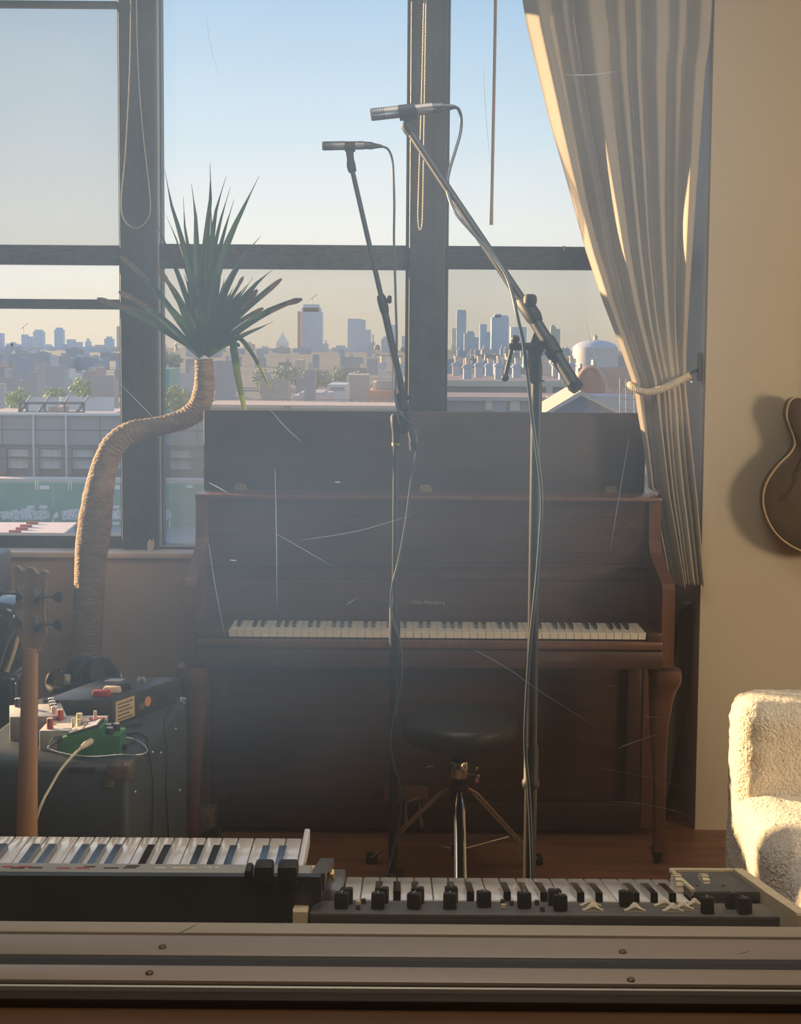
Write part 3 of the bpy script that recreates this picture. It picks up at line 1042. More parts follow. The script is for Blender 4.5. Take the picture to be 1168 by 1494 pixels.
# trees
M['foliage'] = mat('bright_green_foliage', (0.20, 0.27, 0.085), 0.8, color2=(0.32, 0.38, 0.12), vscale=1.2)
M['foliage_far'] = mat('hazy_green_foliage', (0.30, 0.36, 0.29), 0.85, color2=(0.38, 0.43, 0.34), vscale=0.6)  # distance haze mixed into the leaf colour
M['bark'] = mat('grey_tree_bark', (0.16, 0.13, 0.10), 0.9)


def tree(px, ytop, D, wpx, m, label, group=None):
    c = at(px, ytop, D)
    wd = wpx / FPX * D
    t = thing('tree', (c.x, D, ZG), label, 'tree', group)
    MB().tube([(c.x, D, ZG), (c.x + 0.2, D, (c.z + ZG) / 2)], [0.3, 0.2], 7).build('trunk', M['bark'], t)
    r2 = random.Random(int(px * 7))
    mb = MB()
    h = min(c.z - ZG, wd * 0.9)
    for k in range(150):
        a, b = r2.uniform(0, 6.28), r2.uniform(-1, 1)
        rr = r2.random() ** 0.4
        p = Vector((c.x + math.cos(a) * math.sqrt(1 - b * b) * wd / 2 * rr, D + math.sin(a) * math.sqrt(1 - b * b) * wd / 2 * rr, c.z - h * 0.5 + b * h * 0.5 * rr))
        s = wd * r2.uniform(0.05, 0.11)
        q = Vector((r2.uniform(-1, 1), r2.uniform(-1, 1), r2.uniform(-1, 1))).normalized()
        e = q.orthogonal().normalized()
        f = q.cross(e)
        mb.add([p + e * s, p + f * s, p - e * s, p - f * s, p + q * s * 0.7, p - q * s * 0.7], [(0, 1, 4), (1, 2, 4), (2, 3, 4), (3, 0, 4), (1, 0, 5), (2, 1, 5), (3, 2, 5), (0, 3, 5)])
    mb.build('crown', m, t)


tree(118, 551, 170, 34, M['foliage'], 'bright green tree beyond the grey shed, topmost in the left window')
tree(28, 567, 150, 42, M['foliage'], 'wide green tree beyond the shed at the picture left edge')
tree(80, 563, 165, 36, M['foliage'], 'low green tree between two others in the left window')
tree(258, 562, 160, 44, M['foliage'], 'green tree low behind the bent palm trunk')
tree(250, 513, 700, 34, M['foliage_far'], 'dark round tree under the bridge left of the palm')
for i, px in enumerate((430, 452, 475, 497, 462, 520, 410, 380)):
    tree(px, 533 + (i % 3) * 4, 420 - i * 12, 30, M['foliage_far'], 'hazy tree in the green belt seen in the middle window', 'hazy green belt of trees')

# bridge far off behind the palm
t = thing('bridge', at(250, 520, 2900), 'far steel bridge with peaked towers left of the palm crown', 'bridge')
for px in (240, 257):
    mb = MB()
    a = at(px - 3, 521, 2900)
    b = at(px, 500, 2900)
    c = at(px + 3, 521, 2900)
    mb.tube([a, b], 1.6, 4).tube([c, b], 1.6, 4)
    mb.build('pylon', FA['warm'], t)
MB().tube([at(228, 516, 2900), at(290, 517, 2900)], 2.2, 4).tube([at(228, 508, 2900), at(240, 501, 2900), at(248, 512, 2900), at(257, 501, 2900), at(285, 515, 2900)], 1.0, 4).build('deck', FA['warm'], t)

# the long grey shed across the street, with its panels, and the green hoarding
M['shed'] = mat('blue_grey_cladding', (0.22, 0.235, 0.265), 0.6, var=0.06, vscale=0.5)
M['shed_dark'] = mat('dark_shed_steel', (0.12, 0.125, 0.135), 0.6)
M['shed_light'] = mat('light_corrugated_sheet', (0.46, 0.49, 0.53), 0.5, var=0.06, vscale=2)
M['kerb'] = mat('pinkish_kerb', (0.58, 0.46, 0.40), 0.8)
M['hoard'] = mat('green_hoarding_paint', (0.12, 0.27, 0.215), 0.6, var=0.10, vscale=0.6)
M['paintwhite'] = mat('white_spray_paint', (0.62, 0.62, 0.62), 0.7)
DS = 105.0
s = thing('industrial_shed', (at(20, 700, DS).x, DS, ZG), 'long blue grey shed with corrugated bays across the street', 'building')
MODW = 47.5
xa, xb = at(2.6 - MODW * 4, 640, DS).x, at(2.6 + MODW * 7, 640, DS).x
zt = at(100, 604.5, DS).z
MB().box2((xa, DS + 0.3, ZG), (xb, DS + 4, zt - 0.05)).build('body', M['shed_dark'], s)
MB().box2((xa, DS - 0.1, zt - 0.1), (xb, DS + 0.3, zt + 0.06)).build('roof_edge', M['shed_light'], s)


def bayrow(name, y0, y1, m, proud, rib=False):
    x0, x1, z0 = span(0, MODW, y1, DS)
    z1 = span(0, MODW, y0, DS)[2]
    wd = (x1 - x0) - 0.06
    mb = MB()
    if not rib:
        mb.box((0, 0, (z1 - z0) / 2), (wd, 0.2, z1 - z0 - 0.05))
    else:
        n = 15
        pts = []
        for i in range(n * 2):
            xx = -wd / 2 + wd * i / (n * 2 - 1)
            pts.append((xx, -0.1 - (0.05 if (i // 1) % 2 else 0)))
        pts += [(wd / 2, 0.1), (-wd / 2, 0.1)]
        mb.prism(pts, lambda u, v, t: (u, v, t), 0.03, z1 - z0 - 0.03)
    me = mb.mesh(name, m)
    for k in range(-4, 7):
        x = at(2.6 + MODW * (k + 0.5), (y0 + y1) / 2, DS).x
        place(name, me, s, (x, DS + 0.3 - proud, z0))


bayrow('cladding_panel', 605.5, 627, M['shed'], 0.05)
bayrow('cladding_panel', 627.5, 649.5, M['shed'], 0.05)
bayrow('corrugated_panel', 655, 667, M['shed_light'], 0.05, True)
bayrow('corrugated_panel', 669.5, 684, M['shed_light'], 0.05, True)
pm_ = MB().box((0, 0, 0), (0.55, 0.3, 1))
z0, z1 = at(0, 693, DS - 0.3).z, at(0, 652, DS - 0.3).z
pme = MB().box2((-0.4, -0.2, 0), (0.4, 0.1, z1 - z0)).mesh('post', M['shed_dark'])
zp = at(0, 602, DS - 0.3).z
pme2 = MB().tube([(0, -0.15, 0), (0, -0.15, zp - z0)], 0.09, 6).mesh('downpipe', M['shed_light'])
for k in range(-4, 8):
    x = at(2.6 + MODW * k, 650, DS).x
    place('post', pme, s, (x, DS - 0.05, z0))
    if k in (1, 2):
        place('downpipe', pme2, s, (x - 0.0, DS - 0.05, z0 - 0.2))
MB().box2((xa, DS - 0.25, at(0, 669.2, DS).z), (xb, DS + 0.1, at(0, 667.4, DS).z)).box2((xa, DS - 0.25, at(0, 653, DS).z), (xb, DS + 0.1, at(0, 650.5, DS).z)).build('beam', M['shed_dark'], s)
MB().box2((xa, 97, ZG), (xb, 98.5, at(0, 698, 97).z)).build('loading_kerb', M['kerb'], s)

DH = 87.5
h = thing('hoarding', (at(100, 772, DH).x, DH, ZG), 'green painted hoarding with white graffiti along the street', 'fence')
z1 = at(100, 703, DH).z
hw = 85 / FPX * DH
hme = MB().box2((-hw / 2 + 0.03, -0.06, 0), (hw / 2 - 0.03, 0.06, z1 - ZG)).mesh('board', M['hoard'])
for k in range(-3, 4):
    place('board', hme, h, (at(77 + 85 * (k + 0.5), 735, DH).x, DH, ZG))
MB().box2((at(-190, 735, DH).x, DH - 0.1, z1 - 0.15), (at(420, 735, DH).x, DH + 0.1, z1)).build('top_rail', mat('teal_top_rail', (0.16, 0.33, 0.28), 0.6), h)


def squiggle(px, py, wpx, hpx, seed, turns):
    r2 = random.Random(seed)
    pts = []
    n = turns * 4
    ph = r2.uniform(0, 6)
    for i in range(n):
        a = i / (n - 1)
        an = ph + i * 1.35 + r2.uniform(-0.5, 0.5)
        pts.append(at(px + wpx * a + math.cos(an) * hpx * 0.22, py + math.sin(an) * hpx * 0.5 * r2.uniform(0.55, 1), DH - 0.085))
    MB().tube(spline(pts, 5), 0.030, 4, flat=0.4).build('graffiti', M['paintwhite'], h)


for i, a in enumerate([(2, 752, 14, 14, 8), (18, 752, 13, 18, 7), (33, 750, 16, 18, 9), (52, 751, 18, 16, 9), (40, 740, 10, 5, 6), (58, 740, 10, 6, 6), (92, 751, 13, 18, 7), (104, 750, 10, 17, 5),
                       (160, 751, 15, 16, 8), (162, 740, 12, 5, 6), (234, 752, 12, 18, 8), (160, 764, 14, 4, 8), (80, 752, 3, 9, 4)]):
    squiggle(*a[:4], 40 + i, a[4])
for px, py, wx, hy in ((58, 708, 14, 6), (163, 708, 12, 6), (272, 707, 9, 5)):
    a, b = at(px, py + hy, DH - 0.08), at(px + wx, py, DH - 0.08)
    MB().box2((a.x, DH - 0.10, a.z), (b.x, DH - 0.06, b.z)).build('notice', M['paintwhite'], h)
for px in (51.5, 55, 99.5, 103.5, 161.5):
    a, b = at(px, 715, DH - 0.08), at(px + 1.3, 702, DH - 0.08)
    MB().box2((a.x, DH - 0.12, a.z), (b.x, DH - 0.06, b.z)).build('yellow_strap', FA['yellow'], h)

# pale canopy roof in front of the hoarding
ZC = -7.4
cpts = [atz(-60, 762, ZC), atz(112, 762, ZC), atz(80, 789, ZC), atz(-80, 789, ZC)]
cn = thing('canopy', ((cpts[0] + cpts[2]) / 2).xy.to_3d() + Vector((0, 0, ZG)), 'pale pinkish canopy roof with rows of red fixings below the hoarding', 'canopy')
M['canopy'] = mat('pale_pink_canopy_sheet', (0.66, 0.54, 0.49), 0.6, var=0.05, vscale=1)
n = 8
for k in range(n):
    a = [cpts[0].lerp(cpts[3], k / n), cpts[1].lerp(cpts[2], k / n), cpts[1].lerp(cpts[2], (k + 0.93) / n), cpts[0].lerp(cpts[3], (k + 0.93) / n)]
    MB().add(a + [q + Vector((0, 0, -0.08)) for q in a], [(0, 1, 2, 3), (7, 6, 5, 4), (0, 4, 5, 1), (1, 5, 6, 2), (2, 6, 7, 3), (3, 7, 4, 0)]).build('roof_sheet', M['canopy'], cn)
for px, py in ((47, 764.5), (38, 769), (32, 773), (22, 777), (14, 781), (5, 785)):
    p = atz(px, py, ZC)
    MB().box2((p.x - 0.28, p.y - 0.08, ZC), (p.x + 0.28, p.y + 0.08, ZC + 0.12)).build('red_fixing', M['redbtn'], cn)
for q in cpts:
    MB().box2((q.x - 0.1, q.y - 0.1, ZG), (q.x + 0.1, q.y + 0.1, ZC - 0.08)).build('post', M['shed_dark'], cn)

# greenhouse-like steel frame with white sheets on the shed's far side
DG = 128.0
g = thing('frame_shelter', at(80, 604, DG).xy.to_3d() + Vector((0, 0, ZG)), 'open steel frame shelter with white sheets above the grey shed', 'shelter')
fp = lambda x, y, d=0: at(x, y, DG + d)
mb = MB()
for a, b in (((28, 588), (122, 588)), ((28, 602), (122, 602)), ((28, 588), (28, 603)), ((39, 588), (39, 603)), ((65, 588), (65, 603)), ((94, 588), (94, 603)), ((122, 588), (122, 603)),
             ((28, 602), (39, 588)), ((54, 603), (67, 588)), ((110, 604), (122, 588))):
    mb.tube([fp(*a), fp(*b)], 0.14, 5)
for a in (38, 65, 94, 122):
    mb.tube([fp(a, 588), at(a + 7, 578, DG + 10)], 0.14, 5)
mb.build('steel_frame', M['shed_dark'], g)
wh = mat('white_sheet', (0.66, 0.67, 0.68), 0.6)
for a, b, y0, y1, d in ((40, 84, 580, 601, 10), (86, 120, 579, 598, 10.5), (122, 166, 580, 600, 9)):
    p, q = at(a, y1, DG + d), at(b, y0, DG + d)
    MB().box2((p.x, DG + d, p.z), (q.x, DG + d + 0.2, q.z)).build('white_sheet', wh, g)
p, q = fp(71, 602, 2), fp(86, 594, 2)
MB().box2((p.x, DG + 2, p.z), (q.x, DG + 6, q.z)).build('brick_box', mat('brick_box', (0.46, 0.30, 0.26), 0.8), g)
p, q = at(-20, 604, DG + 14), at(172, 575, DG + 14)
MB().box2((p.x, DG + 12, ZG), (q.x, DG + 22, at(0, 604, DG + 2).z - 0.3)).build('roof_deck', HC[3], g)

# buildings that can be told apart in the middle and right windows
def block(name, p0, p1, ytop, D, depth, m, label, extra=None, cat='building'):
    x0, x1, z = span(p0, p1, ytop, D)
    t = thing(name, ((x0 + x1) / 2, D, ZG), label, cat)
    MB().box2((x0, D, ZG), (x1, D + depth, z)).build('body', m, t)
    for nm, a, b, y0, y1, off, dep, mm in (extra or []):
        pa, pb = at(a, y1, D + off), at(b, y0, D + off)
        MB().box2((pa.x, D + off, pa.z), (pb.x, D + off + dep, pb.z)).build(nm, mm, t)
    return t


M['teal'] = mat('turquoise_sheet', (0.16, 0.42, 0.36), 0.6)
M['orange'] = mat('sunlit_orange_brick', (0.62, 0.27, 0.15), 0.8)
M['creamw'] = mat('cream_and_sunlit_render', (0.72, 0.62, 0.46), 0.8)  # also paints evening sun on lit walls, sides and ends
M['mauve'] = mat('mauve_brick', (0.34, 0.245, 0.235), 0.8, var=0.08, vscale=0.6)
M['paleblue'] = mat('pale_blue_sheet', (0.50, 0.58, 0.68), 0.6)
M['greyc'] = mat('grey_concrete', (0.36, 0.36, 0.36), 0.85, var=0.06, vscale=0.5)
block('turquoise_shed', 225, 247, 538, 210, 10, M['teal'], 'turquoise shed wall right of the left mullion')
block('grey_tower_block', 507, 537, 547, 240, 14, M['greyc'], 'tall grey windowless block left of the orange brick building', [('lit_side', 506, 509, 547, 586, -0.2, 0.4, M['creamw'])])  # cream slab paints the sunlit side of the block
block('brick_building', 539, 592, 570, 180, 16, M['orange'], 'orange brick building lit by the sun behind the left boom', [('upper_storey', 543, 592, 558, 570, 3, 8, M['creamw']), ('shadow_storey', 549, 592, 556, 568, 2.5, 1, M['greyc'])])  # evening sun put into the orange brick, shade into the grey storey
block('blue_white_shop', 478, 505, 561, 216, 14, M['paleblue'], 'small pale blue building left of the grey windowless block', [('window', 482, 502, 565, 570, -0.1, 0.2, M['shed'])])
block('cream_hut', 431, 441, 525, 700, 20, M['creamw'], 'tiny cream lit hut below the big shouldered tower')
block('cream_house', 502, 520, 528, 650, 20, M['creamw'], 'small cream lit house below the flat topped tower', [('attic', 508, 516, 525, 528, 1, 8, M['creamw'])])
t = block('parapet_roof', 296, 612, 594, 118, 9, M['greyc'], 'flat grey parapet roof just above the piano lid', [('coping', 296, 612, 592.5, 594.5, -0.3, 9.6, M['kerb']), ('roof_box', 414, 422, 592, 597, -1, 1, M['shed_dark'])])
fm = MB()
for k in range(0, 29):
    a, b = at(300 + k * 11, 593, 126), at(300 + k * 11, 583, 126)
    fm.tube([a, b], 0.05, 4)
for yy in (583, 586, 590):
    fm.tube([at(300, yy, 126), at(608, yy, 126)], 0.04, 4)
fm.build('wire_fence', M['shed'], t)
block('curved_grey_hall', 428, 476, 577, 190, 20, HC[4], 'pale hall with shallow roof left of the pale blue building', [('roof_ridge', 436, 470, 573, 577, 1, 14, HC[0])])
block('tan_gable_wall', 360, 384, 588, 128, 5, M['greyc'], 'grey wall with a sunlit end low behind the palm leaf', [('lit_end', 378, 384, 590, 604, -1, 1, M['creamw'])])  # sunlight on the wall end is painted by the cream slab

# right window: cooling units on a long roof, brown buildings, blue gable, arched hall, gas tank
t = block('long_flat_building', 590, 842, 557, 205, 60, M['mauve'], 'long brown building carrying a row of cooling units',
          [('cornice', 590, 842, 556, 563, -0.6, 1.2, M['creamw']), ('lit_pier', 797, 806, 561, 575, -1.0, 1, M['creamw'])])  # pier's sunlight comes from its cream colour
for i, px in enumerate((552, 580, 660, 676, 693, 708, 722, 748, 806, 816, 828)):
    D = 222 + (i % 3) * 14
    x0, x1, zb = span(px, px + 11, 557, D)
    zb = at(700, 557, 205).z
    zt = at(px, 524 + (i % 2) * 3, D).z
    cu_ = thing('cooling_unit', ((x0 + x1) / 2, D, zb), '%s white cooling unit from the left on the long brown roof' % ('first second third fourth fifth sixth seventh eighth ninth tenth eleventh'.split()[i]), 'cooling unit', 'rooftop cooling units')
    zt2 = zb + (zt - zb) * 0.62
    MB().box2((x0, D, zb), (x1, D + 2.0, zt2)).build('cabinet', M['paleblue'] if i % 2 else FA['grey'], cu_)
    xm = (x0 + x1) / 2
    MB().add([(x0 - .3, D - .2, zt2), (x1 + .3, D - .2, zt2), (x1 + .3, D + 2.2, zt2), (x0 - .3, D + 2.2, zt2), (x0 + .2, D + .3, zt2 + .6), (x1 - .2, D + .3, zt2 + .6), (x1 - .2, D + 1.7, zt2 + .6), (x0 + .2, D + 1.7, zt2 + .6)],
             [(0, 1, 5, 4), (1, 2, 6, 5), (2, 3, 7, 6), (3, 0, 4, 7), (4, 5, 6, 7), (3, 2, 1, 0)]).build('hood', M['shed_light'], cu_)
    MB().lathe([(0.33, 0), (0.33, zt - zt2 - .5), (0.40, zt - zt2 - .3), (0.40, zt - zt2)], (xm, D + 1, zt2 + .55), 10).build('vent_stack', M['creamw'], cu_, 40)
    MB().lathe([(0.28, 0), (0.28, (zt - zt2) * .7)], (xm + .55, D + 1, zt2 + .5), 8).build('vent_stack', FA['grey'], cu_, 40)
block('brown_workshop', 590, 850, 583, 150, 24, M['mauve'], 'brown workshop with cream doors below the cooling units',
      [('door', 708, 718, 580.5, 598, -0.2, 0.3, M['creamw']), ('door', 744, 758, 581, 599, -0.2, 0.3, M['creamw']), ('grey_bay', 718, 738, 580, 603, -0.15, 0.2, M['greyc']), ('coping', 590, 850, 580, 584, -0.4, 1, M['kerb']),
       ('roof_light', 798, 806, 578, 584, 4, 1, M['creamw']), ('roof_light', 810, 818, 578, 584, 4, 1, M['creamw'])])
# gas tank
D = 520
a, b = at(835, 520, D), at(901, 520, D)
r = (b.x - a.x) / 2
zb, zs, zd = at(868, 541, D).z, at(868, 507, D).z, at(868, 496, D).z
gt = thing('gas_tank', ((a.x + b.x) / 2, D, ZG), 'big white domed storage tank left of the curtain', 'tank')
cx = (a.x + b.x) / 2
MB().lathe([(r, ZG), (r, zs)], (cx, D, 0), 48).build('wall', mat('white_tank', (0.70, 0.70, 0.70), 0.6, var=0.03, vscale=0.3), gt, 40)
MB().lathe([(r, zs), (r * 0.85, zs + (zd - zs) * 0.45), (r * 0.6, zs + (zd - zs) * 0.78), (r * 0.3, zs + (zd - zs) * 0.95), (0.01, zd)], (cx, D, 0), 48).build('dome', mat('pale_blue_dome', (0.56, 0.62, 0.70), 0.6), gt, 40)
MB().lathe([(0.8, 0), (0.8, 1.6), (0.2, 2.4)], (cx, D, zd - .3), 8).build('vent', FA['warm'], gt)
# arched hall
D = 230
a, b = at(838, 577, D), at(884, 577, D)
cx, rr = (a.x + b.x) / 2, (b.x - a.x) / 2
zb = at(860, 577, D).z
zt = at(860, 536, D).z
ah = thing('arched_hall', (cx, D, ZG), 'orange ended arched hall below the white tank', 'building')
arc = [(cx + rr * math.cos(math.pi * k / 20), zb + (zt - zb) * math.sin(math.pi * k / 20)) for k in range(21)]
fnp = lambda u, v, t: (u + t * 0.55, D + t, v)
MB().prism(arc + [(cx - rr, ZG), (cx + rr, ZG)][::1], fnp, 0, 34).build('vault', mat('rust_brown_roof', (0.40, 0.235, 0.19), 0.7, var=0.08, vscale=0.6), ah)
inner = [(cx + (u - cx) * 0.90, zb + (v - zb) * 0.92) for u, v in arc]
MB().prism(inner + [(cx - rr * 0.9, ZG), (cx + rr * 0.9, ZG)], fnp, -0.3, 0.2).build('end_wall', mat('orange_end_wall', (0.60, 0.22, 0.13), 0.7), ah)
ring = MB()
ring.tube([(u, D - 0.2, v) for u, v in arc], 0.45, 6)
ring.build('rim', mat('orange_rim', (0.74, 0.40, 0.26), 0.6), ah, 60)
# blue gabled roof
D = 120
pk, le, ri = at(846, 578, D), at(806, 601, D), at(899, 603, D)
gb = thing('gabled_house', (pk.x, D, ZG), 'blue gabled roof just above the piano lid', 'building')
MB().prism([(le.x, le.z), (pk.x, pk.z), (ri.x, ri.z), (ri.x, ZG), (le.x, ZG)], lambda u, v, t: (u, D + t, v), 0, 10).build('body', mat('slate_blue_gable', (0.13, 0.18, 0.29), 0.7), gb)
MB().prism([(le.x - 1, le.z - .5), (pk.x, pk.z + .05), (ri.x + 1, ri.z - .5), (ri.x + 1, ri.z - .2), (pk.x, pk.z + .5), (le.x - 1, le.z - .2)], lambda u, v, t: (u, D + t, v), -0.6, 10.5).build('roof', mat('pale_tan_roof', (0.62, 0.55, 0.45), 0.7), gb)
# scaffold tower beside the curtain
D = 105
sc = thing('scaffold', at(915, 603, D).xy.to_3d() + Vector((0, 0, ZG)), 'thin scaffold frame beside the curtain edge', 'scaffold')
mb = MB()
for dz in (0, 2.0):
    for x in (904, 913, 925):
        mb.tube([at(x, 640, D + dz), at(x, 551, D + dz)], 0.05, 5)
    for y in (552, 566, 582, 597):
        mb.tube([at(904, y, D + dz), at(925, y, D + dz)], 0.05, 5)
mb.build('tubes', M['greyc'], sc)
for x in (904, 925):
    MB().tube([at(x, 640, D), Vector((at(x, 640, D).x, D, ZG))], 0.06, 5).build('leg', M['greyc'], sc)
# railing in front of the arched hall
rl = MB()
for k in range(10):
    a = at(884 + k * 4, 578, 200)
    rl.tube([a, a + Vector((0, 0, 1.1))], 0.05, 4)
rl.tube([at(884, 569, 200), at(922, 569, 200)], 0.05, 4).tube([at(884, 573, 200), at(922, 573, 200)], 0.04, 4)
t = thing('low_annex', at(903, 590, 200).xy.to_3d() + Vector((0, 0, ZG)), 'pale annex with roof railing beside the arched hall', 'building')
pa, pb = at(866, 600, 200), at(930, 578, 200)
MB().box2((pa.x, 200, ZG), (pb.x, 210, pb.z)).build('body', HC[4], t)
rl.build('railing', M['greyc'], t)
# twin floodlights on a mast
D = 150
fl = thing('floodlight_mast', at(573, 600, D).xy.to_3d() + Vector((0, 0, ZG)), 'street mast with two hooded floodlights behind the left boom', 'street lamp')
a = at(573, 519, D)
MB().tube([(a.x, D, ZG), a], 0.10, 6).build('mast', M['shed'], fl)
MB().tube(spline([at(547, 508, D), at(547, 514, D), at(552, 518, D), at(570, 519, D), at(588, 520, D)], 5), 0.07, 6).build('arm', M['shed'], fl, 60)
for px, py in ((550, 507), (587, 510)):
    p = at(px, py, D)
    MB().lathe([(0.32, -0.22), (0.36, 0), (0.22, 0.25), (0.08, 0.32)], p, 10, rot=Matrix.Rotation(0.5, 3, 'Y')).tube([p, p + Vector((0.1, 0, -0.7))], 0.06, 5).build('lamp_head', M['shed'], fl, 40)
# ------------------------------------------------------------------ upright piano
DF, DU, DL = 4.016, 4.265, 4.42          # keys' front, upper panel, raised lid
PX = lambda px, D, py=900: at(px, py, D).x
PZ = lambda py, D, px=626: at(px, py, D).z
xa, xb = PX(268, 4.02), PX(984, 4.02)
cxp = (xa + xb) / 2
TH_ = 0.038
ztop, zarm = PZ(729, DU), PZ(972, 4.02)
pn = thing('upright_piano', (cxp, 4.5, 0), 'reddish brown upright piano with raised lid standing before the windows', 'piano')
prof = [(DU, ztop), (4.262, PZ(786, DU)), (4.235, PZ(803, 4.24)), (4.19, PZ(816, 4.19)), (4.035, PZ(850, 4.03)), (4.02, PZ(858, 4.02)), (4.02, zarm), (4.30, zarm), (4.30, 0.03), (4.75, 0.03), (4.75, ztop)]
for s, x in ((1, xa), (-1, xb)):
    mb = MB().prism(prof, lambda u, v, t: (t, u, v), x, x + s * TH_)
    mb.build('side_panel', M['piano_red'], pn)
ix0, ix1 = xa + TH_, xb - TH_
zr0, zr1 = PZ(846.5, 4.25), PZ(824, 4.25)
# back, top, upper panel with its carved lines
MB().box2((ix0, 4.70, 0.05), (ix1, 4.75, ztop)).build('back_frame', M['piano_dark'], pn)
MB().bevbox((cxp, (DU + 4.75) / 2 - 0.002, ztop + 0.005), (xb - xa + 0.004, 4.75 - DU + 0.012, 0.014), 0.004).build('top_board', M['piano_red'], pn, 40)
MB().box2((ix0, DU + 0.012, zr1 - 0.02), (ix1, DU + 0.035, ztop)).build('upper_panel', M['piano'], pn)


def xm(px, D=DU + 0.01):
    return PX(px, D)


def line(pts, w=0.0011):
    MB().tube(pts, w, 5).build('carved_line', M['line'], pn)


yl = DU + 0.0115
zz = lambda py: PZ(py, DU + 0.01)
xr_, xl_ = xm(928), 2 * cxp - xm(928)
line([(xl_, yl, zz(746)), (xr_, yl, zz(746)), (xr_, yl, zz(810)), (xl_, yl, zz(810)), (xl_, yl, zz(746))])
half = [(893, 753), (900, 755), (909, 761), (918, 766), (922, 775), (923.6, 782), (921, 788), (915, 791), (909, 796), (900, 800), (893, 804)]
R_ = [(xm(a), yl, zz(b)) for a, b in half]
L_ = [(2 * cxp - x, y, z) for x, y, z in R_]
line(spline(R_, 4) + spline(L_[::-1], 4) + [R_[0]], 0.0012)
MB().bevbox((cxp, 4.265, (zr0 + zr1) / 2), (ix1 - ix0, 0.03, zr1 - zr0), 0.004).bevbox((cxp, 4.258, zr1 - 0.001), (ix1 - ix0, 0.04, 0.006), 0.002).build('music_rail', M['piano'], pn, 40)
zf = PZ(909, 4.226)
fb = MB().add([(ix0, 4.246, zr0), (ix1, 4.246, zr0), (ix1, 4.226, zf), (ix0, 4.226, zf), (ix0, 4.275, zr0), (ix1, 4.275, zr0), (ix1, 4.25, zf - .006), (ix0, 4.25, zf - .006)],
              [(0, 1, 2, 3), (7, 6, 5, 4), (0, 4, 5, 1), (1, 5, 6, 2), (2, 6, 7, 3), (3, 7, 4, 0)]).build('fallboard', M['piano'], pn)
tl = math.atan2(0.02, zr0 - zf)
f = (PZ(881, 4.21) - zf) / (zr0 - zf)
lettering('lettering', 'Otto Altenburg', 0.0165, M['gilt'], (PX(624.5, 4.21), 4.226 + 0.02 * f - 0.0006, zf + (zr0 - zf) * f), (math.pi / 2 - tl, 0, 0), fb)
# keybed
zk = PZ(921.5, DF)
zs = PZ(934, DF - 0.008)
kx0, kx1 = PX(333, DF), PX(943, DF)
MB().box2((ix0, 4.03, zarm + 0.004), (ix1, 4.29, zk - 0.026)).build('keybed', M['piano'], pn)
MB().bevbox((cxp, DF - 0.006, (zs + PZ(946, DF - .01)) / 2), (ix1 - ix0, 0.02, zs - PZ(946, DF - .01)), 0.004).build('key_slip', M['piano_red'], pn, 40)
MB().bevbox((cxp, DF - 0.004, (PZ(947, DF) + zarm) / 2), (ix1 - ix0, 0.03, PZ(947, DF) - zarm), 0.003).build('keybed_rail', M['piano'], pn, 40)
for a, b in ((ix0, kx0 - 0.002), (kx1 + 0.002, ix1)):
    MB().bevbox(((a + b) / 2, 4.09, zk - 0.012), (b - a, 0.16, 0.028), 0.004).build('cheek_block', M['piano'], pn, 40)
kw = (kx1 - kx0) / 52
wme = MB().bevbox((0, 0.075, -0.010), (kw - 0.0011, 0.15, 0.020), 0.0012, 1).box((0, 0.004, -0.0025), (kw - 0.0008, 0.010, 0.0055)).mesh('white_key', M['ivory'])
bme = MB().prism([(0, 0), (0.006, 0.0115), (0.095, 0.0115), (0.095, -0.004), (0, -0.004)], lambda u, v, t: (t, u, v), -0.0052, 0.0052).mesh('black_key', M['ebony'])
for i in range(52):
    place('white_key', wme, pn, (kx0 + kw * (i + 0.5), DF, zk))
    if i % 7 in (0, 2, 3, 5, 6) and i < 51:
        place('black_key', bme, pn, (kx0 + kw * (i + 1), DF + 0.052, zk))
# lower part
MB().box2((ix0, 4.335, 0.06), (ix1, 4.36, zarm)).build('lower_panel', M['piano'], pn)
for a, b in ((ix0, ix0 + 0.05), (ix1 - 0.05, ix1)):
    MB().bevbox(((a + b) / 2, 4.322, zarm / 2 + 0.03), (b - a, 0.035, zarm - 0.06), 0.004).build('stile', M['piano'], pn, 40)
MB().bevbox((cxp, 4.33, 0.065), (ix1 - ix0, 0.06, 0.09), 0.005).build('toe_rail', M['piano_dark'], pn, 40)
pl = MB().bevbox((PX(594, 4.31), 4.318, 0.115), (0.145, 0.022, 0.085), 0.004).build('pedal_plate', M['piano_red'], pn, 40)
for k in (-1, 0, 1):
    MB().tube(spline([(PX(594, 4.3) + k * 0.042, 4.31, 0.10), (PX(594, 4.3) + k * 0.045, 4.24, 0.085), (PX(594, 4.3) + k * 0.05, 4.19, 0.07)], 4), [0.007, 0.007, 0.008, 0.009, 0.010, 0.011, 0.012, 0.012, 0.010], 8, flat=0.5).build('pedal', M['brass'], pl, 50)
# legs: rows of (py, left px, right px) on the right leg
DLG = 4.09
rows = [(970, 940, 987), (978, 941, 989), (990, 943, 988), (1003, 944, 984), (1020, 945, 979), (1040, 946, 976), (1060, 947, 973.5), (1080, 948, 972), (1110, 950, 970), (1150, 951, 968), (1200, 950.5, 967), (1222, 949.5, 968.5), (1236, 948, 970)]


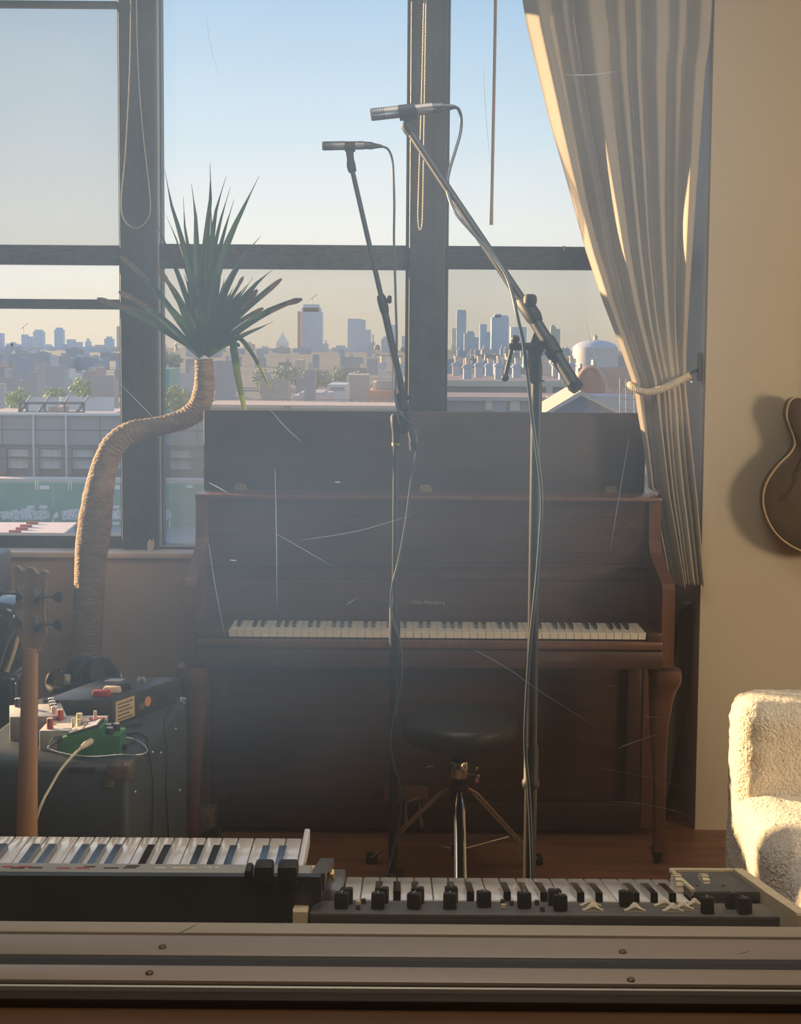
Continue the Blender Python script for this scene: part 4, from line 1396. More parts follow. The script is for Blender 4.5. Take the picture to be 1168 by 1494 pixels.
def leg(mirror):
    mb = MB()
    n = 16
    vs = []
    for py, l, r in rows:
        a, b = at(l, py, DLG), at(r, py, DLG)
        c, hw = (a.x + b.x) / 2, (b.x - a.x) / 2
        if mirror:
            c = 2 * cxp - c
        fy = 4.07 + 0.01 * math.sin(py / 40.0) - (0.02 if py < 1000 else 0)
        for j in range(n):
            an = 2 * math.pi * j / n
            ca, sa = math.cos(an), math.sin(an)
            sq = 0.75
            vs.append((c + hw * math.copysign(abs(ca) ** sq, ca), fy + hw * 0.95 * math.copysign(abs(sa) ** sq, sa), a.z))
    k = len(rows)
    fs = [(i * n + j, i * n + (j + 1) % n, (i + 1) * n + (j + 1) % n, (i + 1) * n + j) for i in range(k - 1) for j in range(n)]
    fs += [tuple(range(n)), tuple((k - 1) * n + j for j in range(n))]
    mb.add(vs, fs)
    o = mb.build('leg', M['piano_red'], pn, 60)
    a = at(959, 1237, 4.07)
    x = 2 * cxp - a.x if mirror else a.x
    z = a.z
    MB().lathe([(0.023, z), (0.019, z - 0.012), (0.015, z - 0.028), (0.010, 0.045), (0.012, 0.04), (0.012, 0.032)][::-1], (x, 4.07, 0), 16).lathe(
        [(0.008, -0.009), (0.016, -0.008), (0.0175, 0), (0.016, 0.008), (0.008, 0.009)], (x, 4.078, 0.0178), 16, rot=Matrix.Rotation(math.pi / 2, 3, 'Y')).build('caster', M['gunmetal'], o, 40)


leg(False)
leg(True)
# raised lid with three brass hinges
lx0, lx1 = PX(297, DL, 660), PX(941, DL, 660)
zl0, zl1 = PZ(718, DL), PZ(600.5, DL)
ld = MB().bevbox(((lx0 + lx1) / 2, DL + 0.011, (zl0 + zl1) / 2), (lx1 - lx0, 0.022, zl1 - zl0), 0.004).build('lid', M['lid'], pn, 40)
hpoly = [(-0.023, -0.006), (0.023, -0.006), (0.022, 0.004), (0.016, 0.022), (0.011, 0.026), (-0.011, 0.026), (-0.016, 0.022), (-0.022, 0.004)]
hm_ = MB().prism(hpoly, lambda u, v, t: (u, t, v), -0.003, 0.0)
for sx, szz in ((-.012, .004), (.012, .004), (-.006, .017), (.008, .017)):
    hm_.lathe([(0.0022, 0), (0.0020, 0.0012), (0.0005, 0.0016)], (sx, -0.003, szz), 8, 1, rot=Matrix.Rotation(math.pi / 2, 3, 'X'))
hm_.tube([(-0.022, -0.004, -0.006), (0.022, -0.004, -0.006)], 0.003, 8)
hme = hm_.mesh('hinge', [M['brass'], M['line']], smooth=40)
for px in (351, 620.5, 891):
    place('hinge', hme, ld, (PX(px, DL, 715), DL, PZ(719, DL)))

# ------------------------------------------------------------------ stool
SX, SY = at(670, 1070, 3.8).x, 3.8
sl = thing('piano_stool', (SX, SY, 0), 'round black padded stool on chrome tripod before the piano', 'stool')
zb, zt = 0.458, 0.540
MB().lathe([(0.06, zb - 0.004), (0.140, zb - 0.001), (0.155, zb + 0.004), (0.162, zb + 0.014), (0.1645, zb + 0.030), (0.1640, zb + 0.046), (0.160, zb + 0.058), (0.151, zb + 0.066), (0.138, zb + 0.071), (0.115, zb + 0.076), (0.08, zt), (0.03, zt + 0.001)], (SX, SY, 0), 64).build('seat', M['vinyl'], sl, 60)
MB().lathe([(0.020, 0.395), (0.020, 0.42), (0.032, 0.435), (0.05, 0.455)], (SX, SY, 0), 20).build('seat_hub', M['black'], sl, 40)
MB().lathe([(0.0245, 0.352), (0.0255, 0.354), (0.0255, 0.396), (0.0245, 0.398)], (SX, SY, 0), 24).build('collar', M['chrome'], sl, 40)
MB().lathe([(0.014, 0.06), (0.014, 0.41)], (SX, SY, 0), 16).lathe([(0.024, 0.29), (0.026, 0.30), (0.026, 0.325), (0.022, 0.335)], (SX, SY, 0), 20).lathe([(0.020, 0.125), (0.020, 0.15)], (SX, SY, 0), 18).build('post', M['black'], sl, 40)
MB().tube([(SX + 0.02, SY - 0.01, 0.365), (SX + 0.045, SY - 0.02, 0.365)], 0.004, 8).bevbox((SX + 0.05, SY - 0.022, 0.355), (0.012, 0.012, 0.026), 0.003).bevbox((SX + 0.048, SY - 0.022, 0.384), (0.010, 0.010, 0.012), 0.003).build('wing_screw', M['chrome'], sl, 40)
for fx, fy in ((SX + 0.25, 4.06), (SX - 0.25, 4.06), (SX - 0.004, 3.47)):
    top = Vector((SX, SY, 0.315))
    foot = Vector((fx, fy, 0.012))
    dr = Vector((foot.x - top.x, foot.y - top.y, 0)).normalized()
    sd_ = Vector((-dr.y, dr.x, 0))
    a = top + dr * 0.03
    knee = a + dr * 0.035 + Vector((0, 0, -0.022))
    mb = MB()
    for s in (-1, 1):
        mb.tube([a + sd_ * 0.007 * s, knee + sd_ * 0.012 * s, foot + sd_ * (0.010 if fy > 3.6 else 0.014) * s], 0.0042, 6)
    o = mb.build('leg', M['chrome'], sl, 50)
    MB().bevbox(foot + Vector((0, 0, 0.003)), (0.036, 0.036, 0.03), 0.008).build('rubber_foot', M['rubber'], o, 40)
    mid = knee.lerp(foot, 0.62)
    MB().tube([(SX + dr.x * 0.02, SY + dr.y * 0.02, 0.137), mid], 0.003, 6).build('brace', M['chrome'], sl, 50)


# ------------------------------------------------------------------ microphone stands
def pt(px, py, D):
    return at(px, py, D)


def seg(mb, a, b, ra, rb=None, n=10, mi=0):
    return mb.tube([a, b], [ra, rb if rb is not None else ra], n, mi)


def mic_body(name, a, b, c, r, label, D0=None):
    """pencil microphone from capsule end a over b (body end) to c (connector end)"""
    d = (b - a).normalized()
    t = thing(name, (a + b) / 2, label, 'microphone')
    MB().tube([a, a + d * 0.002, a + (b - a) * 0.55, a + (b - a) * 0.56, b], [r * 0.9, r, r, r * 0.95, r * 0.95], 18).build('body', M['mic'], t, 40)
    g = MB()
    for k in range(5):
        q = a + d * (0.006 + 0.005 * k)
        g.tube([q, q + d * 0.0022], r * 1.03, 18)
    g.build('grille', M['gunmetal'], t, 40)
    MB().tube([b, b + (c - b) * 0.45, b + (c - b) * 0.5, c], [r * 0.85, r * 0.85, r * 0.7, r * 0.35], 14).build('connector', M['gunmetal'], t, 40)
    return t


# left stand
DA = 3.72
ax = at(576.5, 760, DA).x
A = thing('mic_stand', (ax, DA, 0), 'slim left microphone stand with boom rising over the piano', 'microphone stand')
z1, z2, z3 = at(577, 938, DA).z, at(577, 880, DA).z, at(577, 648, DA).z
MB().lathe([(0.0122, 0.06), (0.0122, z1 + 0.01)], (ax, DA, 0), 16).build('lower_tube', M['black'], A, 40)
MB().lathe([(0.0082, z1), (0.0082, z3 + 0.02)], (ax, DA, 0), 14).build('upper_tube', M['black'], A, 40)
MB().lathe([(0.0150, z1), (0.0155, z1 + 0.01), (0.0155, z2 - 0.02), (0.0135, z2 - 0.006), (0.010, z2)], (ax, DA, 0), 18).build('height_clutch', M['rubber'], A, 40)
MB().lathe([(0.0115, z3 - 0.004), (0.0115, z3 + 0.004)], (ax, DA, 0), 18).build('brass_ring', M['brass'], A, 40)
zt = at(577, 604, DA).z
MB().lathe([(0.0105, z3 + 0.004), (0.0105, z3 + 0.03), (0.014, z3 + 0.05), (0.016, zt - 0.01), (0.012, zt)], (ax, DA, 0), 16).bevbox((at(588, 615, DA).x, DA - 0.012, at(588, 618, DA).z), (0.022, 0.026, 0.055), 0.006, rot=Matrix.Rotation(-0.25, 3, 'Y')).build('swivel', M['rubber'], A, 40)
for k in range(3):
    an = math.radians((205, 325, 85)[k])
    MB().tube([(ax, DA, 0.075), (ax + math.cos(an) * 0.06, DA + math.sin(an) * 0.06, 0.055), (ax + math.cos(an) * 0.25, DA + math.sin(an) * 0.25, 0.012)], [0.013, 0.011, 0.009], 8).build('leg', M['black'], A, 50)
MB().lathe([(0.02, 0.05), (0.024, 0.06), (0.024, 0.095), (0.016, 0.105)], (ax, DA, 0), 16).build('leg_hub', M['rubber'], A, 40)
p_tail, p_piv, p_mid, p_end = pt(604, 652, 3.68), pt(588, 590, DA - 0.02), pt(559, 446, 3.79), pt(514, 250, 3.90)
seg(MB(), p_tail, pt(561, 455, 3.785), 0.0098, 0.0098, 12).build('boom_tube', M['black'], A, 40)
seg(MB(), p_mid, p_end, 0.0072, 0.0068, 12).build('boom_arm', M['black'], A, 40)
MB().tube([pt(561.5, 457, 3.785), pt(560, 450, 3.787), pt(556.5, 436, 3.793), pt(555, 431, 3.795)], [0.011, 0.0135, 0.0135, 0.0105], 14).tube([pt(560, 441, 3.785), pt(566, 437, 3.78)], 0.004, 8).bevbox(pt(568, 437, 3.78), (0.012, 0.012, 0.022), 0.004).build('boom_clutch', M['rubber'], A, 40)
MB().tube([pt(587, 598, DA - .03), pt(585, 575, DA - .02)], 0.016, 12).tube([pt(588, 578, 3.70), pt(598, 581, 3.69)], 0.006, 8).build('boom_clamp', M['rubber'], A, 40)
MB().tube([pt(602, 644, 3.68), pt(604, 656, 3.68)], [0.012, 0.012], 12).build('end_cap', M['rubber'], A, 40)
MB().tube([p_end, pt(512, 242, 3.905), pt(511, 232, 3.91), pt(510, 222, 3.915)], [0.0115, 0.013, 0.010, 0.011], 12).tube([pt(503, 214, 3.92), pt(518, 214, 3.92)], 0.0145, 14).build('mic_clip', M['rubber'], A, 40)
mic_body('microphone', pt(470, 213, 3.92), pt(531, 212, 3.92), pt(557, 213.5, 3.92), 0.0125, 'small pencil microphone on the left stand above the palm')
# its cable
ca = [(557, 213.5, 3.92), (566, 218, 3.93), (572, 233, 3.93), (574, 262, 3.92), (575, 300, 3.9), (574.5, 350, 3.88), (576, 400, 3.86), (577, 440, 3.84), (578.5, 490, 3.81), (578, 530, 3.76), (576.5, 560, 3.70), (577, 582, 3.68),
      (581, 598, 3.67), (592, 612, 3.66), (604, 622, 3.66), (609, 638, 3.66), (607, 660, 3.67), (600, 700, 3.68), (592, 760, 3.69), (582, 815, 3.70), (573, 850, 3.705), (570, 875, 3.705), (572, 900, 3.70), (580, 925, 3.70), (586, 960, 3.70), (584, 1000, 3.70),
      (573, 1050, 3.70), (569.5, 1080, 3.70), (574, 1115, 3.70), (584, 1150, 3.70), (584.5, 1185, 3.70), (577, 1225, 3.69), (570, 1255, 3.68), (562, 1282, 3.66)]
q = spline([at(*p) for p in ca], 6)
q += spline([q[-1], Vector((-0.10, 3.63, 0.02)), Vector((-0.25, 3.62, 0.006)), Vector((-0.5, 3.4, 0.006)), Vector((-0.3, 3.0, 0.006))], 6)[1:]
tag(MB().tube(q, 0.0034, 8).build('microphone_cable', M['cable'], None, 60), 'dark cable running down the left slim microphone stand', 'cable')

# right stand
DB = 2.69
bx = at(779, 800, DB).x
B = thing('mic_stand', (bx, DB, 0), 'big right microphone stand with thick diagonal boom before the window', 'microphone stand')
zc0, zc1, zn = at(779, 1145, DB).z, at(779, 1085, DB).z, at(779, 557, DB).z
MB().lathe([(0.0125, 0.07), (0.0125, zc0)], (bx, DB, 0), 18).build('lower_tube', M['black'], B, 40)
MB().lathe([(0.0155, zc0 - 0.006), (0.0175, zc0), (0.0175, zc0 + 0.008), (0.0145, zc0 + 0.012), (0.0145, zc1 - 0.008), (0.012, zc1)], (bx, DB, 0), 20).build('height_clutch', M['rubber'], B, 40)
MB().lathe([(0.0108, zc1), (0.0108, zn)], (bx, DB, 0), 18).build('upper_tube', M['black'], B, 40)
MB().lathe([(0.0155, zn), (0.0155, zn + 0.003), (0.0105, zn + 0.004), (0.0108, zn + 0.03), (0.007, zn + 0.055), (0.006, zn + 0.07)], (bx, DB, 0), 20).build('neck', M['rubber'], B, 40)
for k in range(3):
    an = math.radians((200, 320, 80)[k])
    MB().tube([(bx, DB, 0.085), (bx + math.cos(an) * 0.07, DB + math.sin(an) * 0.07, 0.06), (bx + math.cos(an) * 0.30, DB + math.sin(an) * 0.30, 0.012)], [0.014, 0.012, 0.009], 8).build('leg', M['black'], B, 50)
MB().lathe([(0.02, 0.06), (0.025, 0.07), (0.025, 0.11), (0.016, 0.12)], (bx, DB, 0), 16).build('leg_hub', M['rubber'], B, 40)
tail = pt(837, 561, 2.60)
m1 = pt(770, 452, 2.70)
end = pt(596, 190, 2.92)
seg(MB(), tail, m1, 0.0132, 0.0122, 14).build('boom_tube', M['black'], B, 40)
seg(MB(), pt(775, 459, 2.693), end, 0.0098, 0.0082, 14).build('boom_arm', M['black'], B, 40)
MB().tube([tail, pt(843, 567, 2.595)], [0.0150, 0.0130], 14).tube([pt(810, 518, 2.637), pt(798, 497, 2.655)], [0.0160, 0.0160], 14).build('counter_grip', M['rubber'], B, 40)
MB().tube([pt(783, 470, 2.68), pt(778, 462, 2.685), pt(765, 443, 2.71), pt(760, 436, 2.715)], [0.013, 0.0165, 0.0165, 0.012], 14).build('boom_clutch', M['rubber'], B, 40)
kb = pt(773, 438, 2.69)
MB().tube([pt(771, 450, 2.69), kb], 0.006, 8).build('clutch_neck', M['rubber'], B, 40)
MB().lathe([(0.009, -0.010), (0.013, -0.006), (0.0135, 0.004), (0.011, 0.010), (0.005, 0.012)], kb, 14).build('clutch_knob', M['rubber'], B, 40)
# pivot plates, lever
MB().prism([(769, 512), (783, 472), (792, 487), (795, 498), (790, 506), (783, 530), (776, 560), (771, 556), (772, 530)], lambda u, v, t: at(u, v, 2.69) + Vector((0, t, 0)), -0.009, -0.004).build('pivot_plate', M['gunmetal'], B)
MB().prism([(769, 505), (787, 490), (797, 500), (786, 530), (782, 548), (771, 552)], lambda u, v, t: at(u, v, 2.69) + Vector((0, t, 0)), 0.004, 0.010).build('pivot_plate', M['gunmetal'], B)
MB().tube([pt(742, 506, 2.68), pt(744, 506, 2.68), pt(787, 505, 2.685), pt(789, 505, 2.685)], [0.006, 0.0075, 0.0075, 0.005], 12).build('pivot_bolt', M['rubber'], B, 40)
MB().ball(pt(751.5, 495, 2.675), 0.0085, 14).tube([pt(746, 510, 2.672), pt(737, 548, 2.67)], 0.0042, 8).ball(pt(736.5, 551, 2.67), 0.0080, 14).build('lever', M['rubber'], B, 60)
MB().tube([pt(600, 196, 2.915), pt(597, 191, 2.92), pt(593, 184, 2.92), pt(592, 178, 2.92)], [0.010, 0.012, 0.012, 0.007], 12).prism([(583, 156), (604, 153), (610, 166), (603, 176), (596, 184), (588, 176)], lambda u, v, t: at(u, v, 2.92) + Vector((0, t, 0)), -0.008, 0.008).tube([pt(582, 165, 2.92), pt(606, 162, 2.92)], 0.0165, 14).build('mic_clip', M['rubber'], B, 40)
mic_body('microphone', pt(540.5, 167.5, 2.92), pt(630, 158, 2.93), pt(663, 156, 2.93), 0.0128, 'bigger pencil microphone on the right stand across the middle mullion')
cb = [(663, 156, 2.93), (669, 160, 2.94), (672.5, 174, 2.94), (671, 195, 2.93), (664, 220, 2.90), (656, 246, 2.87), (652, 268, 2.85), (654, 285, 2.83), (664, 310, 2.80), (684, 334, 2.775), (704, 356, 2.755), (722, 378, 2.735), (738, 402, 2.71), (747, 428, 2.69), (754, 460, 2.67),
      (761, 490, 2.66), (765, 515, 2.655), (769, 545, 2.66), (774, 590, 2.665), (780, 640, 2.67), (787, 690, 2.672), (790, 735, 2.672), (787, 790, 2.672), (783, 840, 2.672), (778, 890, 2.67), (773, 940, 2.672), (769, 1000, 2.675), (766, 1060, 2.675), (766.5, 1100, 2.675), (770, 1140, 2.665), (772.5, 1180, 2.67), (775, 1240, 2.67), (776, 1290, 2.67)]
q = spline([at(*p) for p in cb], 6)
q += spline([q[-1], Vector((0.26, 2.66, 0.2)), Vector((0.24, 2.62, 0.02)), Vector((0.1, 2.5, 0.006)), Vector((-0.4, 2.4, 0.006))], 6)[1:]
tag(MB().tube(q, 0.0036, 8).build('microphone_cable', M['cable'], None, 60), 'blue black cable running down the big right microphone stand', 'cable')

# ------------------------------------------------------------------ palm
DP = 4.60
TR = [(124, 985, 24), (126, 940, 23), (129, 890, 22.5), (131, 850, 22.5), (132, 815, 23.5), (136, 780, 25), (140, 750, 24), (144, 720, 22), (150, 690, 19.5), (158, 664, 18), (170, 645, 17), (188, 632, 16), (208, 626, 15), (230, 622, 14.5), (252, 617, 14.5), (272, 609, 15.5), (287, 597, 16.5), (295, 580, 16), (298, 560, 14.5), (298, 540, 13.5), (297, 524, 12.5)]
pp = thing('palm', (at(124, 985, DP).x, DP, 0), 'tall potted palm with S shaped bare trunk by the left window', 'plant')
cen = [at(a, b, DP) for a, b, _ in TR]
cen = [Vector((cen[0].x - 0.01, DP, 0.27))] + [Vector((cen[0].x - 0.005, DP, 0.40))] + cen
rad = [0.060, 0.058] + [c / FPX * DP for _, _, c in TR]
q = spline(cen, 9)
rr = []
for i in range(len(q)):
    s = i / 9
    k = min(int(s), len(rad) - 2)
    rr.append(rad[k] + (rad[k + 1] - rad[k]) * (s - k))
tb = MB().tube(q, rr, 26)
tv = []
for i, v in enumerate(tb.v):
    ring_ = i // 26
    c = q[min(ring_, len(q) - 1)]
    d = v - c
    s = ring_ / len(q)
    nn = noise.noise(v * 28) * 0.05 + noise.noise(v * 9) * 0.05
    if s > 0.5:
        nn += 0.05 * (1 if ring_ % 3 == 0 else -0.3)
    tv.append(c + d * (1 + nn))
tb.v = tv
tb.build('trunk', M['trunk'], pp, 50)
MB().lathe([(0.13, 0.0), (0.15, 0.02), (0.19, 0.30), (0.20, 0.31), (0.20, 0.335), (0.185, 0.335), (0.18, 0.29), (0.02, 0.285)], (cen[0].x, DP, 0), 36).build('pot', M['pot'], pp, 40)
MB().lathe([(0.178, 0.28), (0.15, 0.292), (0.02, 0.295)], (cen[0].x, DP, 0), 24).build('soil', M['soil'], pp, 40)

CR = at(296, 516, DP)


def leaf(tip, base_px, bend, wid, dy, dry=True, mat_=None, nseg=10, broken=False):
    """a sword leaf from the crown to a tip pixel, dy in or out of the picture"""
    b = at(base_px[0], base_px[1], DP)
    e = at(tip[0], tip[1], DP + dy)
    d = e - b
    side = Vector((0, 1, 0)).cross(d).normalized()
    rn = random.Random(int(tip[0] * 31 + tip[1]))
    ts = [i / nseg for i in range(nseg + 1)]
    if broken:
        ts[-1] = 1.0
        ts[-2] = 0.95
        ts[-3] = 0.86
    hook = rn.uniform(-0.03, 0.03)
    pts = [b + d * t + side * (bend * math.sin(math.pi * t) + hook * max(0, t - 0.8) * 5 * t) * d.length for t in ts]
    vs, fs, mi = [], [], []
    rollv = rn.uniform(-0.45, 0.45)
    for i, p in enumerate(pts):
        t = ts[i]
        base = wid * 1.12 * (0.55 + 0.45 * min(1, t / 0.3))
        if broken:
            wv = base * (1 - 0.3 * t) * (1 if i < nseg else 0.35 + 0.3 * rn.random()) * (1 + (rn.uniform(-.18, .12) if i > nseg - 3 else 0))
        else:
            wv = base * (1 - max(0, (t - 0.45) / 0.55) ** 1.2) if t < 0.84 else base * 0.22 * (1 - (t - 0.84) / 0.17)
        wv = max(wv, 0.0006)
        tg = (pts[min(nseg, i + 1)] - pts[max(0, i - 1)]).normalized()
        sv = tg.cross(Vector((0.15, 1, 0.1)))
        sv = (sv.normalized() * math.cos(rollv) + tg.cross(sv).normalized() * math.sin(rollv))
        nv = tg.cross(sv)
        vs += [p - sv * wv + nv * wv * 0.25, p, p + sv * wv + nv * wv * 0.25]
    for i in range(nseg):
        for j in (0, 1):
            fs.append((i * 3 + j, i * 3 + j + 1, i * 3 + 3 + j + 1, i * 3 + 3 + j))
            mi.append(1 if (dry and (ts[i] >= 0.84 or (broken and i == nseg - 3 and j == 0))) else 0)
    mb = MB()
    mb.add(vs, fs)
    mb.m = mi
    return mb.build('leaf', [mat_ or M['leaf'], M['leaf_dry']], pp, 80)


up = [((233, 249), .03, .010, -.05), ((262, 288), .015, .008, .12), ((284, 268), 0, .0115, -.1), ((313, 238), -.01, .0125, .0), ((323, 256), -.015, .011, .1), ((334, 272), -.02, .009, -.1), ((341, 290), -.03, .012, .05),
      ((380, 257), -.06, .0125, -.05), ((377, 343), -.05, .012, .1), ((244, 312), .02, .008, .15), ((266, 348), .01, .012, -.16), ((284, 362), 0, .011, .16), ((303, 398), 0, .012, -.2), ((356, 374), -.03, .011, -.15), ((312, 300), 0, .012, .15),
      ((300, 330), .0, .013, -.12), ((330, 340), -.02, .012, .14), ((270, 400), .02, .013, .05), ((342, 420), -.02, .012, .1), ((290, 420), 0, .013, -.1), ((318, 410), 0, .013, .12), ((225, 322), .03, .010, .1)]
rl_ = random.Random(5)
for k in range(9):
    an = math.radians(rl_.uniform(-38, 40))
    L_ = rl_.uniform(95, 165)
    up.append(((298 + math.sin(an) * L_, 512 - math.cos(an) * L_), rl_.uniform(-.03, .03), rl_.uniform(.009, .013), rl_.uniform(-.2, .2)))
for tip, bend, wd, dy in up:
    leaf(tip, (296 + random.uniform(-6, 6), 512 + random.uniform(-14, 8)), bend, wd, dy)
side_l = [((177, 370), .04, .0105, .0, 1), ((143, 433), .03, .0105, .05, 1), ((174, 424), .05, .011, -.1, 1), ((179, 442), .05, .011, .12, 1), ((229, 391), .05, .009, .1, 1), ((232, 430), .05, .012, -.1, 0), ((205, 462), .06, .009, .15, 0), ((236, 398), .03, .008, -.16, 1), ((250, 420), .03, .012, .15, 0)]
for tip, bend, wd, dy, br in side_l:
    leaf(tip, (292 + random.uniform(-4, 3), 514 + random.uniform(-10, 8)), bend, wd, dy, True, None, 10, bool(br))
side_r = [((371, 405), -.02, .005, .1, 0), ((378, 425), -.05, .0115, -.1, 1), ((412, 408), -.03, .0115, .05, 1), ((438, 432), -.05, .0125, -.05, 1), ((399, 471), -.04, .0075, .1, 0), ((356, 404), -.02, .008, .16, 1), ((385, 450), -.07, .009, .14, 1), ((350, 505), -.12, .011, -.08, 1), ((362, 440), -.04, .012, .15, 0)]
for tip, bend, wd, dy, br in side_r:
    leaf(tip, (301 + random.uniform(-3, 5), 514 + random.uniform(-10, 8)), bend, wd, dy, True, None, 10, bool(br))


def droop(path, wid):
    pts = spline([at(x, y, D) for x, y, D in path], 4)
    n = len(pts) - 1
    vs, fs, mi = [], [], []
    for i, p in enumerate(pts):
        t = i / n
        wv = max(0.0006, wid * min(1, 0.5 + t * 2.2) * (1 - max(0, (t - .5) / .5) ** 1.3))
        tg = (pts[min(n, i + 1)] - pts[max(0, i - 1)]).normalized()
        sv = tg.cross(Vector((0.1, 1, 0))).normalized()
        vs += [p - sv * wv, p + Vector((0, -0.003, 0)), p + sv * wv]
    for i in range(n):
        for j in (0, 1):
            fs.append((i * 3 + j, i * 3 + j + 1, i * 3 + 3 + j + 1, i * 3 + 3 + j))
            mi.append(2 if i > n * 0.86 else (1 if i > n * 0.66 else (3 if i > n * 0.42 else 0)))
    mb = MB().add(vs, fs)
    mb.m = mi
    tag(mb.build('leaf', [M['leaf'], M['leaf_yellow'], M['leaf_dry'], M['leaf_mid']], pp, 80), 'drooping leaf yellowing towards its tip')


droop([(303, 508, DP), (322, 496, 4.56), (337, 494, 4.5), (341, 510, 4.48), (347, 550, 4.47), (354, 585, 4.46), (359, 610, 4.46), (363, 636, 4.46)], 0.0125)
droop([(303, 506, DP), (325, 496, 4.58), (345, 492, 4.55), (358, 502, 4.53), (376, 530, 4.52), (392, 562, 4.52), (404, 580, 4.52)], 0.0075)

# ------------------------------------------------------------------ guitar on the right wall
DGt = 4.27
half = [(1205, 622), (1194, 621), (1188, 606), (1180, 588), (1168, 580.5), (1160, 580), (1153, 584), (1148.7, 593), (1147, 605), (1149.6, 616), (1155, 630), (1159, 643.5), (1158, 652), (1151, 663), (1137, 676.5), (1125, 692), (1116.5, 708), (1113, 725), (1114, 741), (1120, 760), (1132, 779), (1148, 793), (1168, 803.5), (1188, 809), (1205, 811)]
hp = spline([Vector((x, y, 0)) for x, y in half], 3)
out2 = [(p.x, p.y) for p in hp] + [(2 * 1205 - p.x, p.y) for p in hp[::-1][1:-1]]
gw = [at(x, y, DGt) for x, y in out2]
ag = thing('wall_guitar', at(1205, 811, DGt), 'dark brown hollow body guitar with cream binding hung on the wall', 'guitar')
poly = [(p.x, p.z) for p in gw]
MB().prism(poly, lambda u, v, t: (u, t, v), DGt, DGt + 0.045).build('body', M['archtop'], ag)
MB().tube([(p.x, DGt + 0.001, p.z) for p in gw] + [(gw[0].x, DGt + 0.001, gw[0].z)], 0.0032, 6).build('binding', M['binding'], ag, 60)
ctr = at(1205, 715, DGt)
dome = MB()
nn = len(poly)
lv = [(0.985, 0.0), (0.93, -0.004), (0.8, -0.009), (0.5, -0.014), (0.15, -0.016)]
vs, fs = [], []
for s, dy in lv:
    for x, z in poly:
        vs.append((ctr.x + (x - ctr.x) * s, DGt + dy, ctr.z + (z - ctr.z) * s))
for i in range(len(lv) - 1):
    for j in range(nn):
        j2 = (j + 1) % nn
        fs.append((i * nn + j, i * nn + j2, (i + 1) * nn + j2, (i + 1) * nn + j))
fs.append(tuple((len(lv) - 1) * nn + j for j in range(nn)))
dome.add(vs, fs).build('carved_top', M['archtop'], ag, 50)
fh = [(1169, 668), (1160, 686), (1154, 692), (1157, 698), (1152, 712), (1147, 719), (1141, 722), (1137, 727), (1139, 731), (1144, 731), (1148, 726), (1156, 712), (1163, 700), (1161, 695), (1167, 684), (1173, 670)]
for s in (1, -1):
    pl_ = [at(x if s > 0 else 2 * 1205 - x, y, DGt - 0.0105) for x, y in fh]
    MB().prism([(p.x, p.z) for p in pl_], lambda u, v, t: (u, t, v), DGt - 0.0135, DGt - 0.004).build('f_hole', M['archhole'], ag)
a, b = at(1205, 640, DGt), at(1205, 345, DGt)
MB().bevbox(((a.x + b.x) / 2, DGt + 0.080, (a.z + b.z) / 2), (0.045, 0.022, b.z - a.z), 0.006).build('neck', M['ebony'], ag, 40)
MB().bevbox((a.x, DGt + 0.088, b.z + 0.08), (0.075, 0.016, 0.16), 0.006).build('headstock', M['archtop'], ag, 40)
MB().box2((a.x - 0.02, DGt + 0.090, b.z + 0.03), (a.x + 0.02, YB, b.z + 0.07)).build('wall_hanger', M['black'], ag)

# ------------------------------------------------------------------ sofa
sf = thing('sofa', (1.5, 2.9, 0), 'cream fluffy boucle sofa at the right below the guitar', 'sofa')


def fluff(v, n):
    a = noise.noise(v * 55) * 0.004 + noise.noise(v * 120) * 0.003 + noise.noise(v * 7) * 0.008
    return v + n * a


def cushion(name, lo, hi, r, step=0.0125):
    return MB().roundbox(lo, hi, r, step, fluff).build(name, M['boucle'], sf, 180)


sx0 = at(1060, 1060, 3.27).x
cushion('backrest', (sx0, 3.11, 0.05), (1.9, 3.29, 0.748), 0.055)
cushion('seat_cushion', (sx0 - 0.008, 2.77, 0.10), (1.9, 3.20, 0.535), 0.07)
cushion('front_cushion', (sx0 - 0.008, 2.35, 0.10), (1.9, 2.78, 0.548), 0.075)
for x in (sx0 + 0.1, 1.8):
    for y in (2.45, 3.2):
        MB().lathe([(0.02, 0), (0.025, 0.12)], (x, y, 0), 12).build('foot', M['black'], sf, 40)

# ------------------------------------------------------------------ dark bag in the gap by the wall
bp = [(995, 891), (1000, 884), (1018, 880), (1019, 960), (1001, 1012), (986, 1090), (972, 1170), (967, 1163), (975, 1075), (983, 975)]
gb_ = thing('folded_bag', (at(970, 1165, 4.45).x, 4.45, 0), 'dark folded bag leaning between the piano and the wall corner', 'bag')
MB().prism(bp, lambda u, v, t: at(min(u, 1010), v, 4.44) + Vector((min(0, XR - 0.012 - at(min(u, 1010), v, 4.44).x), t, 0)), 0, 0.05).build('body', M['caseblack'], gb_)
a = at(970, 1166, 4.46)
MB().tube([(a.x, 4.465, 0.0), (a.x, 4.465, a.z + 0.03)], 0.008, 8).build('foot', M['black'], gb_, 40)
